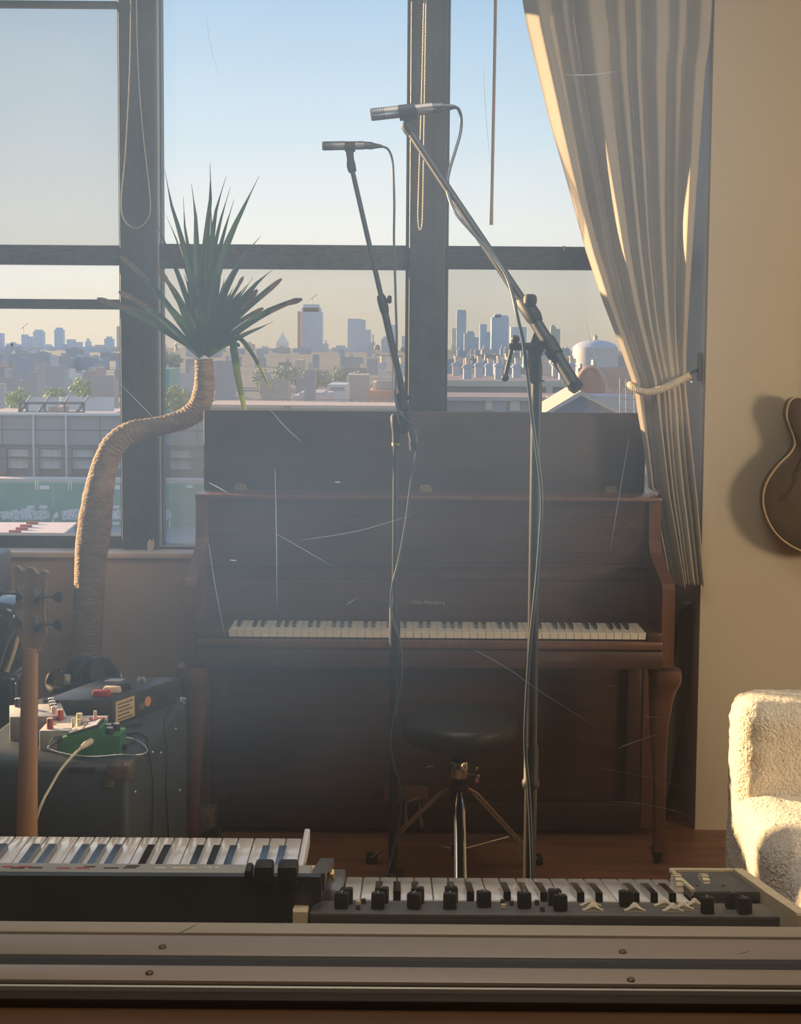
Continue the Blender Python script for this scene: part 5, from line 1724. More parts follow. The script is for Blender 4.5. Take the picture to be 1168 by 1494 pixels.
# ------------------------------------------------------------------ amplifier and the things on it
ZA = 0.62
FRc, BRc = atz(186, 1117, ZA), atz(273, 1019, ZA)
sdir = (BRc - FRc).normalized()
wdir = Vector((-sdir.y, sdir.x, 0))
aw, al = 0.40, (BRc - FRc).length
ac = (FRc + BRc) / 2 + wdir * aw / 2
arz = math.atan2(sdir.y, sdir.x) - math.pi / 2
am = thing('amplifier', (ac.x, ac.y, 0), 'black vinyl covered amplifier carrying pedals beside the piano', 'amplifier')
MB().bevbox((ac.x, ac.y, 0.02 + (ZA - 0.02) / 2), (aw, al, ZA - 0.02), 0.018, 3, rz=arz).build('cabinet', M['tolex'], am, 50)
for s in (-1, 1):
    for t in (-1, 1):
        p = ac + wdir * s * (aw / 2 - 0.05) + sdir * t * (al / 2 - 0.05)
        MB().lathe([(0.016, 0), (0.02, 0.022)], (p.x, p.y, 0), 12).build('foot', M['rubber'], am, 40)


def amp_local(u, v, z):
    """u metres left of the right side, v metres behind the front, z height"""
    return FRc + wdir * u + sdir * v + Vector((0, 0, z - ZA))


def corner(u0, v0, su, sv, m):
    R3 = Matrix.Rotation(arz, 3, 'Z')
    mb = MB()
    c = amp_local(u0 + su * 0.026, v0 + sv * 0.0, ZA - 0.022)
    mb.bevbox(amp_local(u0 + su * 0.022, v0 - sv * 0.0015, ZA - 0.016), (0.050, 0.008, 0.034), 0.003, rz=arz)
    mb.bevbox(amp_local(u0 - su * 0.0015, v0 + sv * 0.022, ZA - 0.016), (0.008, 0.050, 0.034), 0.003, rz=arz)
    mb.bevbox(amp_local(u0 + su * 0.018, v0 + sv * 0.018, ZA - 0.0005), (0.042, 0.042, 0.005), 0.002, rz=arz)
    mb.ball(amp_local(u0 + su * 0.009, v0 + sv * 0.009, ZA - 0.009), 0.0155, 14)
    # rounded tongue reaching down the front
    q = [amp_local(u0 + su * 0.040, v0 - sv * 0.0015, ZA - 0.03), amp_local(u0 + su * 0.044, v0 - sv * 0.0015, ZA - 0.050)]
    mb.tube(q, [0.011, 0.012], 12, flat=0.3)
    mb.build('corner_cap', m, am, 40)


corner(0, 0, 1, 1, M['bronze'])
corner(0, al, 1, -1, M['chrome'])
corner(aw, 0, -1, 1, M['bronze'])
riv = MB().ball((0, 0, 0), 0.0032, 8).mesh('rivet', M['nickel'], smooth=60)
for v, z in ((0.03, 0.585), (0.06, 0.54), (0.22, 0.585), (0.30, 0.56), (0.46, 0.575), (0.10, 0.30), (0.16, 0.12), (0.34, 0.31), (0.50, 0.40)):
    place('rivet', riv, am, amp_local(-0.0005, v, z))
MB().bevbox(amp_local(0.105, -0.001, ZA - 0.012), (0.062, 0.004, 0.012), 0.002, rz=arz).build('badge', M['gunmetal'], am, 40)
MB().bevbox(amp_local(0.375, 0.006, ZA + 0.001), (0.045, 0.014, 0.002), 0.0005, rz=arz).build('sticker', M['silver'], am, 40)


def wedge_box(name, corners, z0, z1, m, parent, r=0.003, inset=0.0):
    """corners: four points in plan, front-left, front-right, back-right, back-left"""
    c = sum((Vector((p.x, p.y, 0)) for p in corners), Vector()) / 4
    mb = MB()
    mb.add([(p.x, p.y, z0) for p in corners] + [(c.x + (p.x - c.x) * (1 - inset), c.y + (p.y - c.y) * (1 - inset), z1) for p in corners],
           [(3, 2, 1, 0), (4, 5, 6, 7), (0, 1, 5, 4), (1, 2, 6, 5), (2, 3, 7, 6), (3, 0, 4, 7)])
    bm = bmesh.new()
    bv = [bm.verts.new(v) for v in mb.v]
    for f in mb.f:
        bm.faces.new([bv[i] for i in f])
    bmesh.ops.recalc_face_normals(bm, faces=bm.faces[:])
    bmesh.ops.bevel(bm, geom=bm.edges[:], offset=r, segments=2, profile=0.5, affect='EDGES')
    bm.verts.index_update()
    m2 = MB().add([v.co.copy() for v in bm.verts], [tuple(v.index for v in f.verts) for f in bm.faces])
    bm.free()
    return m2.build(name, m, parent, 40)


# long black box with three caps
zt = 0.686
C4 = [atz(62, 1021, zt), atz(165, 1022, zt), atz(263, 988, zt), atz(153, 988, zt)]
bb = thing('effects_box', ((C4[0] + C4[2]) / 2).xy.to_3d() + Vector((0, 0, ZA)), 'long worn black box with red, cream and black caps on the amplifier', 'effects box')
wedge_box('casing', C4, ZA, zt, M['boxblack'], bb, 0.002)
e1 = (C4[1] - C4[0]).normalized()
e2 = (C4[2] - C4[1]).normalized()


def cap(px, py, m, nm):
    p = atz(px, py, zt)
    ang = math.atan2(e2.y, e2.x)
    mb = MB()
    L_, W_, H_ = 0.046, 0.024, 0.014
    q = [(-L_ / 2, -W_ / 2), (L_ / 2, -W_ / 2), (L_ / 2, W_ / 2), (-L_ / 2, W_ / 2)]
    cs = [Vector((p.x, p.y, 0)) + e1 * a + Vector((-e1.y, e1.x, 0)) * b for a, b in q]
    wedge_box(nm, cs, zt, zt + H_, m, bb, 0.002, 0.16)


cap(148, 1015, M['redbtn'], 'red_cap')
cap(163.5, 1009.5, M['cream'], 'cream_cap')
cap(178, 1004.5, M['rubber'], 'black_cap')
for k, (px, py) in enumerate(((201, 995), (206, 994.5), (211, 995.5), (203, 992.5), (209, 993))):
    p = atz(px, py, zt)
    MB().lathe([(0.004, 0), (0.0045, 0.005), (0.003, 0.010)], p, 8).build('knob', M['nickel'], bb, 40)
pq = [atz(a, b, zt + 0.0006) for a, b in ((151, 994), (176, 993.8), (183, 990), (160, 990))]
MB().add(pq + [p - Vector((0, 0, 0.0006)) for p in pq], [(0, 1, 2, 3), (7, 6, 5, 4), (0, 4, 5, 1), (1, 5, 6, 2), (2, 6, 7, 3), (3, 7, 4, 0)]).build('label_plate', M['silver'], bb)
# paper tag and orange sticker on its right side
nrm = Vector((e2.y, -e2.x, 0))


def on_side(s, z):
    return C4[1] + e2 * s + Vector((0, 0, z - zt)) + nrm * 0.0012


def side_quad(s0, s1, z0, z1, m, nm, par, o=0.0):
    q = [on_side(s0, z0), on_side(s1, z0), on_side(s1, z1), on_side(s0, z1)]
    q = [p + nrm * o for p in q]
    return MB().add(q + [p - nrm * 0.0012 for p in q], [(0, 1, 2, 3), (7, 6, 5, 4), (0, 4, 5, 1), (1, 5, 6, 2), (2, 6, 7, 3), (3, 7, 4, 0)]).build(nm, m, par)


tg = side_quad(0.008, 0.082, ZA + 0.008, zt - 0.006, M['tag'], 'paper_tag', bb)
for k in range(5):
    side_quad(0.016, 0.074 - 0.012 * (k % 2), zt - 0.016 - k * 0.0095, zt - 0.0128 - k * 0.0095, M['ink'], 'print_line', tg, 0.0004)
p = on_side(0.135, ZA + 0.033)
R = nrm.to_track_quat('Z', 'Y').to_matrix()
MB().lathe([(0.013, 0), (0.013, 0.001)], p, 16, rot=R).build('orange_sticker', mat('orange_sticker', (0.62, 0.26, 0.07), 0.6), bb)
side_quad(0.100, 0.122, ZA + 0.018, ZA + 0.034, M['bronze'], 'brass_jack_plate', bb)


# silver white pedal
def pedal(name, fl, fr, br, bl, z1, m_top, m_side, label):
    cs = [atz(*fl, z1), atz(*fr, z1), atz(*br, z1), atz(*bl, z1)]
    t = thing(name, ((cs[0] + cs[2]) / 2).xy.to_3d() + Vector((0, 0, ZA)), label, 'effects pedal')
    wedge_box('casing', cs, ZA, z1 - 0.002, m_side, t, 0.003)
    wedge_box('top_plate', cs, z1 - 0.0025, z1, m_top, t, 0.001)
    return t, cs


def knob(par, px, py, z, r, h, m, nm='knob', mtop=None):
    p = atz(px, py, z)
    o = MB().lathe([(r, 0), (r * 0.92, h * 0.75), (r * 0.9, h), (r * 0.3, h)], (p.x, p.y, z), 16).build(nm, m, par, 40)
    if mtop:
        MB().lathe([(r * 0.85, h), (r * 0.8, h + 0.0012)], (p.x, p.y, z), 16).build('knob_cap', mtop, o, 40)


z1 = 0.678
t, cs = pedal('effects_pedal', (14, 1046), (97, 1044), (89, 1026), (14, 1029), z1, M['white_p'], M['grey_p'], 'silver white effects pedal beside the black box front')
knob(t, 26, 1031, z1, 0.008, 0.020, M['gunmetal'], 'knob', M['silver'])
for px, py in ((75, 1027), (76.5, 1031), (78, 1035)):
    knob(t, px, py, z1, 0.009, 0.014, M['gunmetal'], 'knob', M['silver'])
knob(t, 80, 1040, z1, 0.010, 0.015, M['cream_p'], 'knob', M['silver'])
for px in (61, 64, 67):
    p = atz(px, 1038, z1 + 0.0003)
    MB().lathe([(0.0018, 0), (0.0018, 0.0006)], p, 8).build('red_dot', M['red'], t)
# white and red pedal
z1 = 0.668
t, cs = pedal('effects_pedal', (57, 1066), (139, 1066), (158, 1044), (78, 1044), z1, M['white_p'], M['cream_p'], 'cream effects pedal with red and white top behind the green pedal')


def plate(a, b, c, d, m, nm, par, z):
    pq = [atz(*q, z + 0.0008) for q in (a, b, c, d)]
    return MB().add(pq + [p - Vector((0, 0, 0.0008)) for p in pq], [(0, 1, 2, 3), (7, 6, 5, 4), (0, 4, 5, 1), (1, 5, 6, 2), (2, 6, 7, 3), (3, 7, 4, 0)]).build(nm, m, par)


plate((120, 1063), (138, 1063), (154, 1046.5), (131, 1046.5), M['redbtn'], 'red_panel', t, z1)
plate((80, 1048), (92, 1048), (90, 1051), (77, 1051), M['redbtn'], 'red_panel', t, z1)
knob(t, 73, 1063, z1, 0.008, 0.024, M['redbtn'], 'knob', M['cream'])
knob(t, 88, 1050, z1, 0.008, 0.024, M['redbtn'], 'knob', M['cream'])
for px, py, r, h in ((107, 1061, .0045, .022), (116, 1059, .008, .030), (115, 1064, .005, .024), (139, 1049, .0045, .020)):
    knob(t, px, py, z1, r, h, M['cream'], 'toggle')
knob(t, 125, 1060, z1, 0.011, 0.014, M['cream_p'])
for px, py in ((79, 1057), (86.5, 1052)):
    MB().lathe([(0.0038, 0), (0.0036, 0.0012)], atz(px, py, z1), 10).build('red_lamp', M['red'], t, 40)
for k in range(6):
    p = atz(93 + k * 3, 1063.5, z1)
    MB().box(p + Vector((0, 0, 0.0004)), (0.0028, 0.003, 0.0008)).build('print_mark', M['ink'], t)
# green pedal
yg = atz(172, 1104, ZA).y
gp = [(84, 1098), (84, 1082), (90, 1077), (141, 1061.5), (147, 1063), (150, 1074), (174.5, 1074), (173.5, 1104.5), (92, 1104)]
gt_ = thing('effects_pedal', at(128, 1100, yg).xy.to_3d() + Vector((0, 0, ZA)), 'green effects pedal with black knobs at the amplifier front edge', 'effects pedal')
gv = [(at(a, b, yg).x, max(ZA, at(a, b, yg).z)) for a, b in gp]
bm_ = MB().prism(gv, lambda u, v, t: (u, yg + t, v), 0, 0.072)
bm_.build('casing', M['green'], gt_)
lp = [(97, 1075), (141, 1062)]
a, b = at(*lp[0], yg), at(*lp[1], yg)
d = (b - a).normalized()
n = Vector((-d.z, 0, d.x))


def tread(f0, f1, v0, v1, m, nm, h):
    q = [a + (b - a) * f0 + Vector((0, v0, 0)), a + (b - a) * f1 + Vector((0, v0, 0)), a + (b - a) * f1 + Vector((0, v1, 0)), a + (b - a) * f0 + Vector((0, v1, 0))]
    MB().add([p + n * h for p in q] + [p - n * 0.002 for p in q], [(0, 1, 2, 3), (7, 6, 5, 4), (0, 4, 5, 1), (1, 5, 6, 2), (2, 6, 7, 3), (3, 7, 4, 0)]).build(nm, m, gt_)


tread(0.0, 1.05, 0.004, 0.068, M['rubber'], 'treadle_pad', 0.004)
tread(0.06, 0.50, 0.010, 0.062, M['silver'], 'label_plate', 0.0055)
tread(0.56, 0.98, 0.010, 0.062, M['silver'], 'label_plate', 0.0055)
zk_ = at(160, 1074, yg).z
for px, dy in ((152, .045), (163, .050), (158, .016)):
    p = at(px, 1074, yg)
    o = MB().lathe([(0.0095, 0), (0.009, 0.013), (0.0085, 0.015), (0.003, 0.015)], (p.x, yg + dy, zk_), 16).build('knob', M['rubber'], gt_, 40)
    MB().lathe([(0.0078, 0.015), (0.0078, 0.0162)], (p.x, yg + dy, zk_), 16).build('knob_cap', M['silver'], o, 40)
# leads
j0 = at(132, 1082, yg - 0.002)
wh_ = [j0, at(124, 1087, yg - 0.03), at(117, 1092, yg - 0.05), at(103, 1106, yg - 0.09), at(88, 1124, yg - 0.13), at(74, 1148, yg - 0.16), at(62, 1170, yg - 0.19), at(52, 1200, yg - 0.20), at(40, 1260, yg - 0.2)]
ld_ = thing('instrument_lead', at(124, 1087, yg - 0.03), 'cream instrument lead plugged into the green pedal', 'cable')
MB().tube(spline(wh_, 6), 0.0031, 8).build('cord', M['cream'], ld_, 60)
MB().tube([j0 + Vector((0, 0.004, 0)), j0, at(124, 1087, yg - 0.03), at(117.5, 1091.5, yg - 0.047)], [0.007, 0.0078, 0.0072, 0.0045], 12).build('plug', M['cream'], ld_, 50)
pl_ = thing('patch_lead', at(84, 1078, yg - .01), 'grey patch lead looping round the green pedal', 'cable')
MB().tube([at(88, 1077, yg - .004), at(80, 1080, yg - .02), at(73, 1087, yg - .035)], [0.0075, 0.0085, 0.004], 10).build('plug', M['gunmetal'], pl_, 50)
path = [at(73, 1087, yg - .035), at(70, 1090, yg - .04), at(74, 1094, yg - .045), at(88, 1098, yg - .04), at(110, 1102, yg - .03), at(140, 1103.5, yg - .015), atz(178, 1101, ZA + .004), atz(200, 1101.5, ZA + .004), atz(213, 1098, ZA + .004), atz(214, 1092, ZA + .004), atz(206, 1084, ZA + .004), atz(194, 1078, ZA + .006), atz(184, 1076, ZA + .012)]
MB().tube(spline(path, 6), 0.0018, 6).build('cord', M['nickel'], pl_, 60)
blk = thing('power_lead', atz(176, 1090, ZA), 'thin black power leads behind the green pedal', 'cable')
MB().bevbox(atz(179, 1090, ZA + 0.012), (0.018, 0.012, 0.012), 0.003).build('plug', M['rubber'], blk, 40)
MB().tube(spline([atz(183, 1089, ZA + .012), atz(196, 1080, ZA + .006), atz(190, 1072, ZA + .003), atz(170, 1068, ZA + .003), atz(190, 1058, ZA + .003), atz(207, 1058, ZA + .003), atz(192, 1062, ZA + .003)], 6), 0.0016, 6).build('cord', M['rubber'], blk, 60)
MB().tube(spline([atz(178, 1071, ZA + .003), atz(200, 1070, ZA + .003), atz(216, 1078, ZA + .003), amp_local(-0.004, 0.16, ZA - 0.002), amp_local(-0.006, 0.20, 0.50), amp_local(-0.006, 0.17, 0.3)], 6), 0.0018, 6).build('cord', M['rubber'], blk, 60)
MB().tube(spline([on_side(0.21, ZA + .03), on_side(0.23, ZA + .035) + nrm * .02, amp_local(0.004, 0.36, ZA + .004), amp_local(-0.006, 0.34, ZA - 0.06), amp_local(-0.006, 0.33, 0.45), amp_local(-0.007, 0.35, 0.3), amp_local(-0.006, 0.30, 0.12)], 6), 0.0018, 6).build('cord', M['rubber'], blk, 60)

# headphones behind the box
DHp = 3.66
hpn = thing('headphones', (at(125, 1000, DHp).x, DHp, ZA), 'black over ear headphones with brown pads behind the black box', 'headphones')


def cup(px, py, tilt, r, m2):
    c = at(px, py, DHp)
    R = Matrix.Rotation(tilt, 3, 'Z') @ Matrix.Rotation(math.pi / 2 + 0.25, 3, 'Y')
    o = MB().lathe([(r * 0.55, -0.030), (r * 0.92, -0.024), (r, -0.008), (r, 0.0)], c, 28, rot=R).build('ear_cup', M['rubber'], hpn, 50)
    MB().lathe([(r * 0.98, 0.0), (r * 1.04, 0.006), (r * 1.02, 0.018), (r * 0.85, 0.022), (r * 0.6, 0.016), (r * 0.55, 0.004)], c, 28, rot=R).build('ear_pad', m2, o, 60)


cup(142, 985, 2.5, 0.050, M['brownpad'])
cup(120, 984, -0.6, 0.050, M['rubber'])
MB().tube(spline([at(165, 975, DHp - .02), at(172, 985, DHp - .02), at(168, 1000, DHp - .03)], 6), 0.012, 8, flat=0.5).build('yoke', M['gunmetal'], hpn, 60)
MB().tube(spline([at(118, 962, DHp), at(108, 972, DHp), at(100, 982, DHp - .03), at(88, 979, DHp - .05), at(76, 985, DHp - .07), at(71, 998, DHp - .07), at(80, 1006, DHp - .09), at(100, 1004, DHp - .10), at(118, 1000, DHp - .10)], 8), 0.011, 8, flat=0.45).build('headband', M['rubber'], hpn, 60)
MB().bevbox(at(86, 981, DHp - .05), (0.020, 0.012, 0.012), 0.003).build('band_end', M['nickel'], hpn, 40)
MB().bevbox(at(98, 992, DHp - .06), (0.018, 0.010, 0.030), 0.003).build('silver_hinge', M['nickel'], hpn, 40)

# ------------------------------------------------------------------ bass guitar, seen from behind
DBs = 2.86
bs = thing('bass_guitar', (at(40, 1200, DBs).x, DBs, 0), 'bass guitar seen from behind with maple neck before the amplifier', 'bass guitar')
hs = [(19.8, 828), (24.6, 825.5), (28, 828), (32, 832.5), (36, 832), (39.6, 828.5), (45, 828), (50, 831), (54, 836.5), (57, 837), (61, 833), (66, 833), (69.6, 836), (67, 848), (65.5, 862), (64.5, 896), (66, 912), (67, 924), (63, 931), (58.5, 940), (57, 952), (34, 952), (32, 940), (28, 932), (20.5, 922), (20, 910), (23.2, 884), (23.5, 860), (21, 842)]
hv = [at(a, b, DBs) for a, b in hs]
MB().prism([(p.x, p.z) for p in hv], lambda u, v, t: (u, DBs + t, v), -0.002, 0.014).build('headstock', M['maple_dark'], bs)
for px0, py0 in ((29, 867), (54, 872), (29.5, 905), (55, 912)):
    c = at(px0, py0, DBs - 0.002)
    left = px0 < 40
    w_, h_ = 0.0155, 0.038
    o = MB().prism([(-w_ / 2, h_ / 2), (w_ / 2, h_ / 2), (w_ / 2, h_ * .30), (w_ * .22, h_ * .14), (w_ / 2, -h_ * .02), (w_ / 2, -h_ / 2), (-w_ / 2, -h_ / 2), (-w_ / 2, -h_ * .02), (-w_ * .22, h_ * .14), (-w_ / 2, h_ * .30)],
                   lambda u, v, t: (c.x + u, c.y + t, c.z + v), -0.002, 0.0).build('tuner_plate', M['nickel'], bs)
    RX = Matrix.Rotation(math.pi / 2, 3, 'X')
    g = MB().lathe([(0.0075, 0), (0.0075, 0.004), (0.003, 0.005)], (c.x, c.y - 0.002, c.z - 0.006), 16, rot=RX)
    for sx, szz in ((-.005, .016), (.005, .016), (-.005, -.016), (.005, -.016)):
        g.lathe([(0.0015, 0), (0.0012, 0.001)], (c.x + sx, c.y - 0.002, c.z + szz), 8, 0, rot=RX)
    g.build('tuner_gear', M['gunmetal'], o, 40)
    s = -1 if left else 1
    p1 = Vector((c.x, c.y - 0.006, c.z + 0.002))
    ke = Vector((c.x + s * (0.036 if py0 < 890 else 0.034), c.y - 0.006, c.z + 0.003))
    MB().tube([p1, p1.lerp(ke, 0.8), ke], [0.003, 0.0025, 0.003], 8).prism(
        [(0, -.004), (.006, -.010), (.016, -.014 if py0 > 890 else -.012), (.019, -.004), (.016, .010), (.010, .013), (.004, .008), (0, .004)], lambda u, v, t: (ke.x + s * u, ke.y + t, ke.z + v), -0.004, 0.004).build('tuning_key', M['gunmetal'], o, 40)
nk = []
for py, l, r in ((945, 32.5, 58), (960, 32, 56), (1000, 31, 56), (1100, 27, 55.5), (1240, 22, 55.5), (1330, 19, 55)):
    nk.append((at((l + r) / 2, py, DBs + .004), (r - l) / 2 / FPX * DBs))
nkp = [a for a, b in nk] + [Vector((nk[-1][0].x, DBs + .006, 0.40))]
MB().tube(nkp, [b for a, b in nk] + [0.03], 16, flat=0.62).build('neck', M['maple'], bs, 60)
bo = [(-0.02, 0.46), (0.03, 0.46), (0.08, 0.50), (0.12, 0.47), (0.11, 0.40), (0.095, 0.34), (0.13, 0.25), (0.165, 0.16), (0.14, 0.06), (0.05, 0.02), (-0.05, 0.02), (-0.14, 0.06), (-0.165, 0.16), (-0.13, 0.25), (-0.10, 0.34), (-0.12, 0.42), (-0.13, 0.50), (-0.09, 0.53), (-0.05, 0.47)]
bo = [(p.x, p.y) for p in spline([Vector((a, b, 0)) for a, b in bo], 3)]
MB().prism(bo, lambda u, v, t: (nkp[-1].x + u, DBs + t, v), -0.004, 0.036).build('body', M['archtop'], bs)
stn = thing('guitar_stand', (nkp[-1].x, DBs, 0), 'low black stand under the bass guitar, hidden below the keyboards', 'stand')
MB().tube([(nkp[-1].x - .12, DBs - .02, 0.013), (nkp[-1].x + .12, DBs - .02, 0.013)], 0.012, 8).tube([(nkp[-1].x - .12, DBs + .06, 0.013), (nkp[-1].x + .12, DBs + .06, 0.013)], 0.012, 8).build('cradle', M['black'], stn, 40)

# ------------------------------------------------------------------ black leather armchair at the left edge
DC = 3.95
ch = thing('armchair', (at(-60, 1000, DC).x, DC, 0), 'black leather armchair with cream piping cut by the left edge', 'armchair')
ol = [(-150, 884), (-60, 880), (-10, 880), (8, 882), (19, 888), (24.5, 897), (26, 910), (23, 935), (14, 968), (4, 1000), (-8, 1040), (-150, 1060)]
cv = [at(a, b, DC) for a, b in ol]
bm = bmesh.new()
fv = [bm.verts.new((p.x, DC, p.z)) for p in cv]
f = bm.faces.new(fv)
ex = bmesh.ops.extrude_face_region(bm, geom=[f])
for v in ex['geom']:
    if isinstance(v, bmesh.types.BMVert):
        v.co.y += 0.22
bmesh.ops.recalc_face_normals(bm, faces=bm.faces[:])
bmesh.ops.bevel(bm, geom=[e for e in bm.edges if abs(e.verts[0].co.y - e.verts[1].co.y) < 1e-4], offset=0.03, segments=4, profile=0.5, affect='EDGES')
bm.verts.index_update()
m2 = MB().add([v.co.copy() for v in bm.verts], [tuple(v.index for v in f.verts) for f in bm.faces])
bm.free()
m2.build('back_cushion', M['leather'], ch, 60)
MB().tube(spline([at(26, 930, DC - .005), at(20, 952, DC - .006), at(10, 980, DC - .006), at(-2, 1012, DC - .006), at(-14, 1050, DC - .005)], 5), 0.0062, 8).build('piping', M['piping'], ch, 60)
MB().tube(spline([at(20, 921, DC - .001), at(12, 938, DC - .001), at(4, 960, DC - .001), at(-8, 1000, DC - .001)], 5), 0.0018, 6).build('seam', M['nickel'], ch, 60)
p = at(-90, 1000, DC)
MB().bevbox((p.x, DC - 0.22, 0.36), (0.5, 0.5, 0.16), 0.05, 4).build('seat', M['leather'], ch, 60)
MB().bevbox((p.x, DC + 0.05, 0.36), (0.5, 0.2, 0.5), 0.03, 3).build('shell', M['leather'], ch, 60)
for sx in (-.2, .2):
    for sy in (-.40, .08):
        MB().tube([(p.x + sx, DC + sy, 0.30), (p.x + sx * 1.1, DC + sy, 0)], [0.02, 0.014], 10).build('leg', M['black'], ch, 40)
sc = thing('speaker', (at(-40, 900, 4.3).x, 4.4, 0), 'dark speaker cabinet edge under the sill at the left edge', 'speaker')
a, b = at(-90, 815, 4.3), at(-14, 815, 4.3)
MB().bevbox(((a.x + b.x) / 2, 4.42, a.z / 2), (b.x - a.x, 0.24, a.z), 0.012).build('cabinet', mat('blue_grey_speaker', (0.09, 0.11, 0.15), 0.5), sc, 40)
MB().bevbox(((a.x + b.x) / 2, 4.297, a.z / 2), (b.x - a.x - 0.06, 0.01, a.z - 0.08), 0.004).build('grille', M['tolex'], sc, 40)

# small dark frame and pale box by the piano's left leg
t = thing('picture_frame', at(306, 1228, 3.98).xy.to_3d(), 'small dark metal frame standing at the left piano leg', 'frame')
fq = [at(a, b, 4.02) for a, b in ((291, 1215), (319, 1205.5), (323, 1236), (292, 1238))]
mb = MB()
for i in range(4):
    a, b = fq[i], fq[(i + 1) % 4]
    a = Vector((a.x, a.y, max(0.012, a.z)))
    b = Vector((b.x, b.y, max(0.012, b.z)))
    mb.tube([a, b], 0.005, 6)
mb.build('frame', M['gunmetal'], t, 40)
q = [Vector((p.x, p.y + 0.004, max(0.012, p.z))) for p in fq]
MB().add(q + [p + Vector((0, 0.003, 0)) for p in q], [(0, 1, 2, 3), (7, 6, 5, 4), (0, 4, 5, 1), (1, 5, 6, 2), (2, 6, 7, 3), (3, 7, 4, 0)]).build('backing', M['piano_dark'], t)
a = at(288, 1184, 4.16)
b = at(312, 1184, 4.16)
t = thing('carton', ((a.x + b.x) / 2, 4.2, 0), 'small tan carton behind the left piano leg', 'box')
MB().bevbox(((a.x + b.x) / 2, 4.2, a.z / 2), (b.x - a.x, 0.07, a.z), 0.003).build('body', M['bronze'], t, 40)

# ------------------------------------------------------------------ table under the two keyboards (below the frame of the picture)
tb_ = thing('keyboard_table', (-0.35, 1.8, 0), 'black table carrying both keyboards just below the picture', 'table')
MB().bevbox((-0.35, 1.80, 0.705), (1.66, 0.42, 0.03), 0.004).build('top', M['black'], tb_, 40)
for x in (-1.12, 0.42):
    for y in (1.64, 1.96):
        MB().bevbox((x, y, 0.345), (0.04, 0.04, 0.69), 0.004).build('leg', M['black'], tb_, 40)

# left keyboard: level, playing side away from the window pane
ZK, YK = 0.845, 1.955
xr = at(441, 1237, YK).x
kp = 0.0233
lk = thing('electric_keyboard', (-0.6, 1.86, 0.72), 'black cased electric keyboard at the lower left, seen from behind', 'keyboard')
me_w = MB().bevbox((0, -0.075, -0.008), (kp - 0.0010, 0.150, 0.016), 0.0018, 2).mesh('white_key', M['keyw'], smooth=40)
me_b = MB().prism([(-0.052, 0), (-0.055, 0.008), (-0.058, 0.0105), (-0.15, 0.0115), (-0.15, -0.004), (-0.052, -0.004)], lambda u, v, t: (t, u, v), -0.0052, 0.0052).mesh('black_key', M['keyb'])
for i in range(22):
    place('white_key', me_w, lk, (xr - kp * (i + 0.5), YK, ZK))
for i in (1, 2, 4, 5, 6, 8, 9, 11, 12, 13, 15, 16, 18, 19, 20):
    place('black_key', me_b, lk, (xr - kp * i, YK, ZK))
xl = xr - kp * 22
YR = 1.665
zp = at(300, 1273, YR).z
yst = YR + 0.030
MB().bevbox(((xl + xr) / 2 - 0.2, (YR + YK) / 2 - .005, 0.776), (xr - xl + 0.4, YK - YR - .02, 0.10), 0.004).build('bed', M['casing'], lk, 40)
xs0, xs1 = xl - 0.3, at(455, 1262, YR + .02).x
MB().bevbox(((xs0 + xs1) / 2, (YR + yst) / 2, zp - 0.010), (xs1 - xs0, yst - YR, 0.020), 0.003).build('top_strip', M['topgrey'], lk, 40)
fp_ = [(-60, 1273), (355, 1273.5), (452, 1274), (468, 1274.5), (469.5, 1290), (469, 1309), (440, 1326), (405, 1347), (380, 1362), (-60, 1372)]
fv_ = [at(a, b, YR) for a, b in fp_]
fv_[0].x = fv_[-1].x = xs0
MB().prism([(p.x, p.z) for p in fv_], lambda u, v, t: (u, YR + t, v), -0.012, 0.0).build('rear_panel', M['casing'], lk)
a = at(441.5, 1237, YK)
pe = [at(x, y, YK) for x, y in ((441.5, 1262), (446, 1237))]
MB().bevbox((xr + 0.007, (YK + yst) / 2, ZK + 0.002), (0.008, YK - yst + .004, 0.024), 0.002).build('end_cheek', M['white_p'], lk, 40)
xe0, xe1 = at(452, 1272, YR).x, at(474, 1272, YR).x
ye = 1.90
ze = zp
zbk = at(463, 1252, ye).z
MB().prism([(YR, ze), (ye, zbk), (ye, zbk - 0.012), (1.72, 0.885), (YR, 0.885)], lambda u, v, t: (t, u, v), xe0, xe1).build('end_block', M['panel_grey'], lk)
p = at(484, 1277, 1.80)
RY = Matrix.Rotation(math.pi / 2, 3, 'Y')
MB().lathe([(0.004, -0.014), (0.004, 0.0), (0.0085, 0.0), (0.0085, 0.003), (0.003, 0.004)], p, 16, rot=RY).build('thumbscrew', M['brass'], lk, 40)
for x0, x1, y0, y1, nm in ((357, 368, 1266, 1280, 'plug'), (371, 398, 1261, 1290, 'plug'), (405, 434, 1261, 1290, 'plug')):
    a, b = at(x0, y1, YR - .012), at(x1, y0, YR - .012)
    MB().bevbox(((a.x + b.x) / 2, YR - 0.006, (a.z + b.z) / 2), (b.x - a.x, 0.030, b.z - a.z), 0.004).build(nm, M['rubber'], lk, 40)
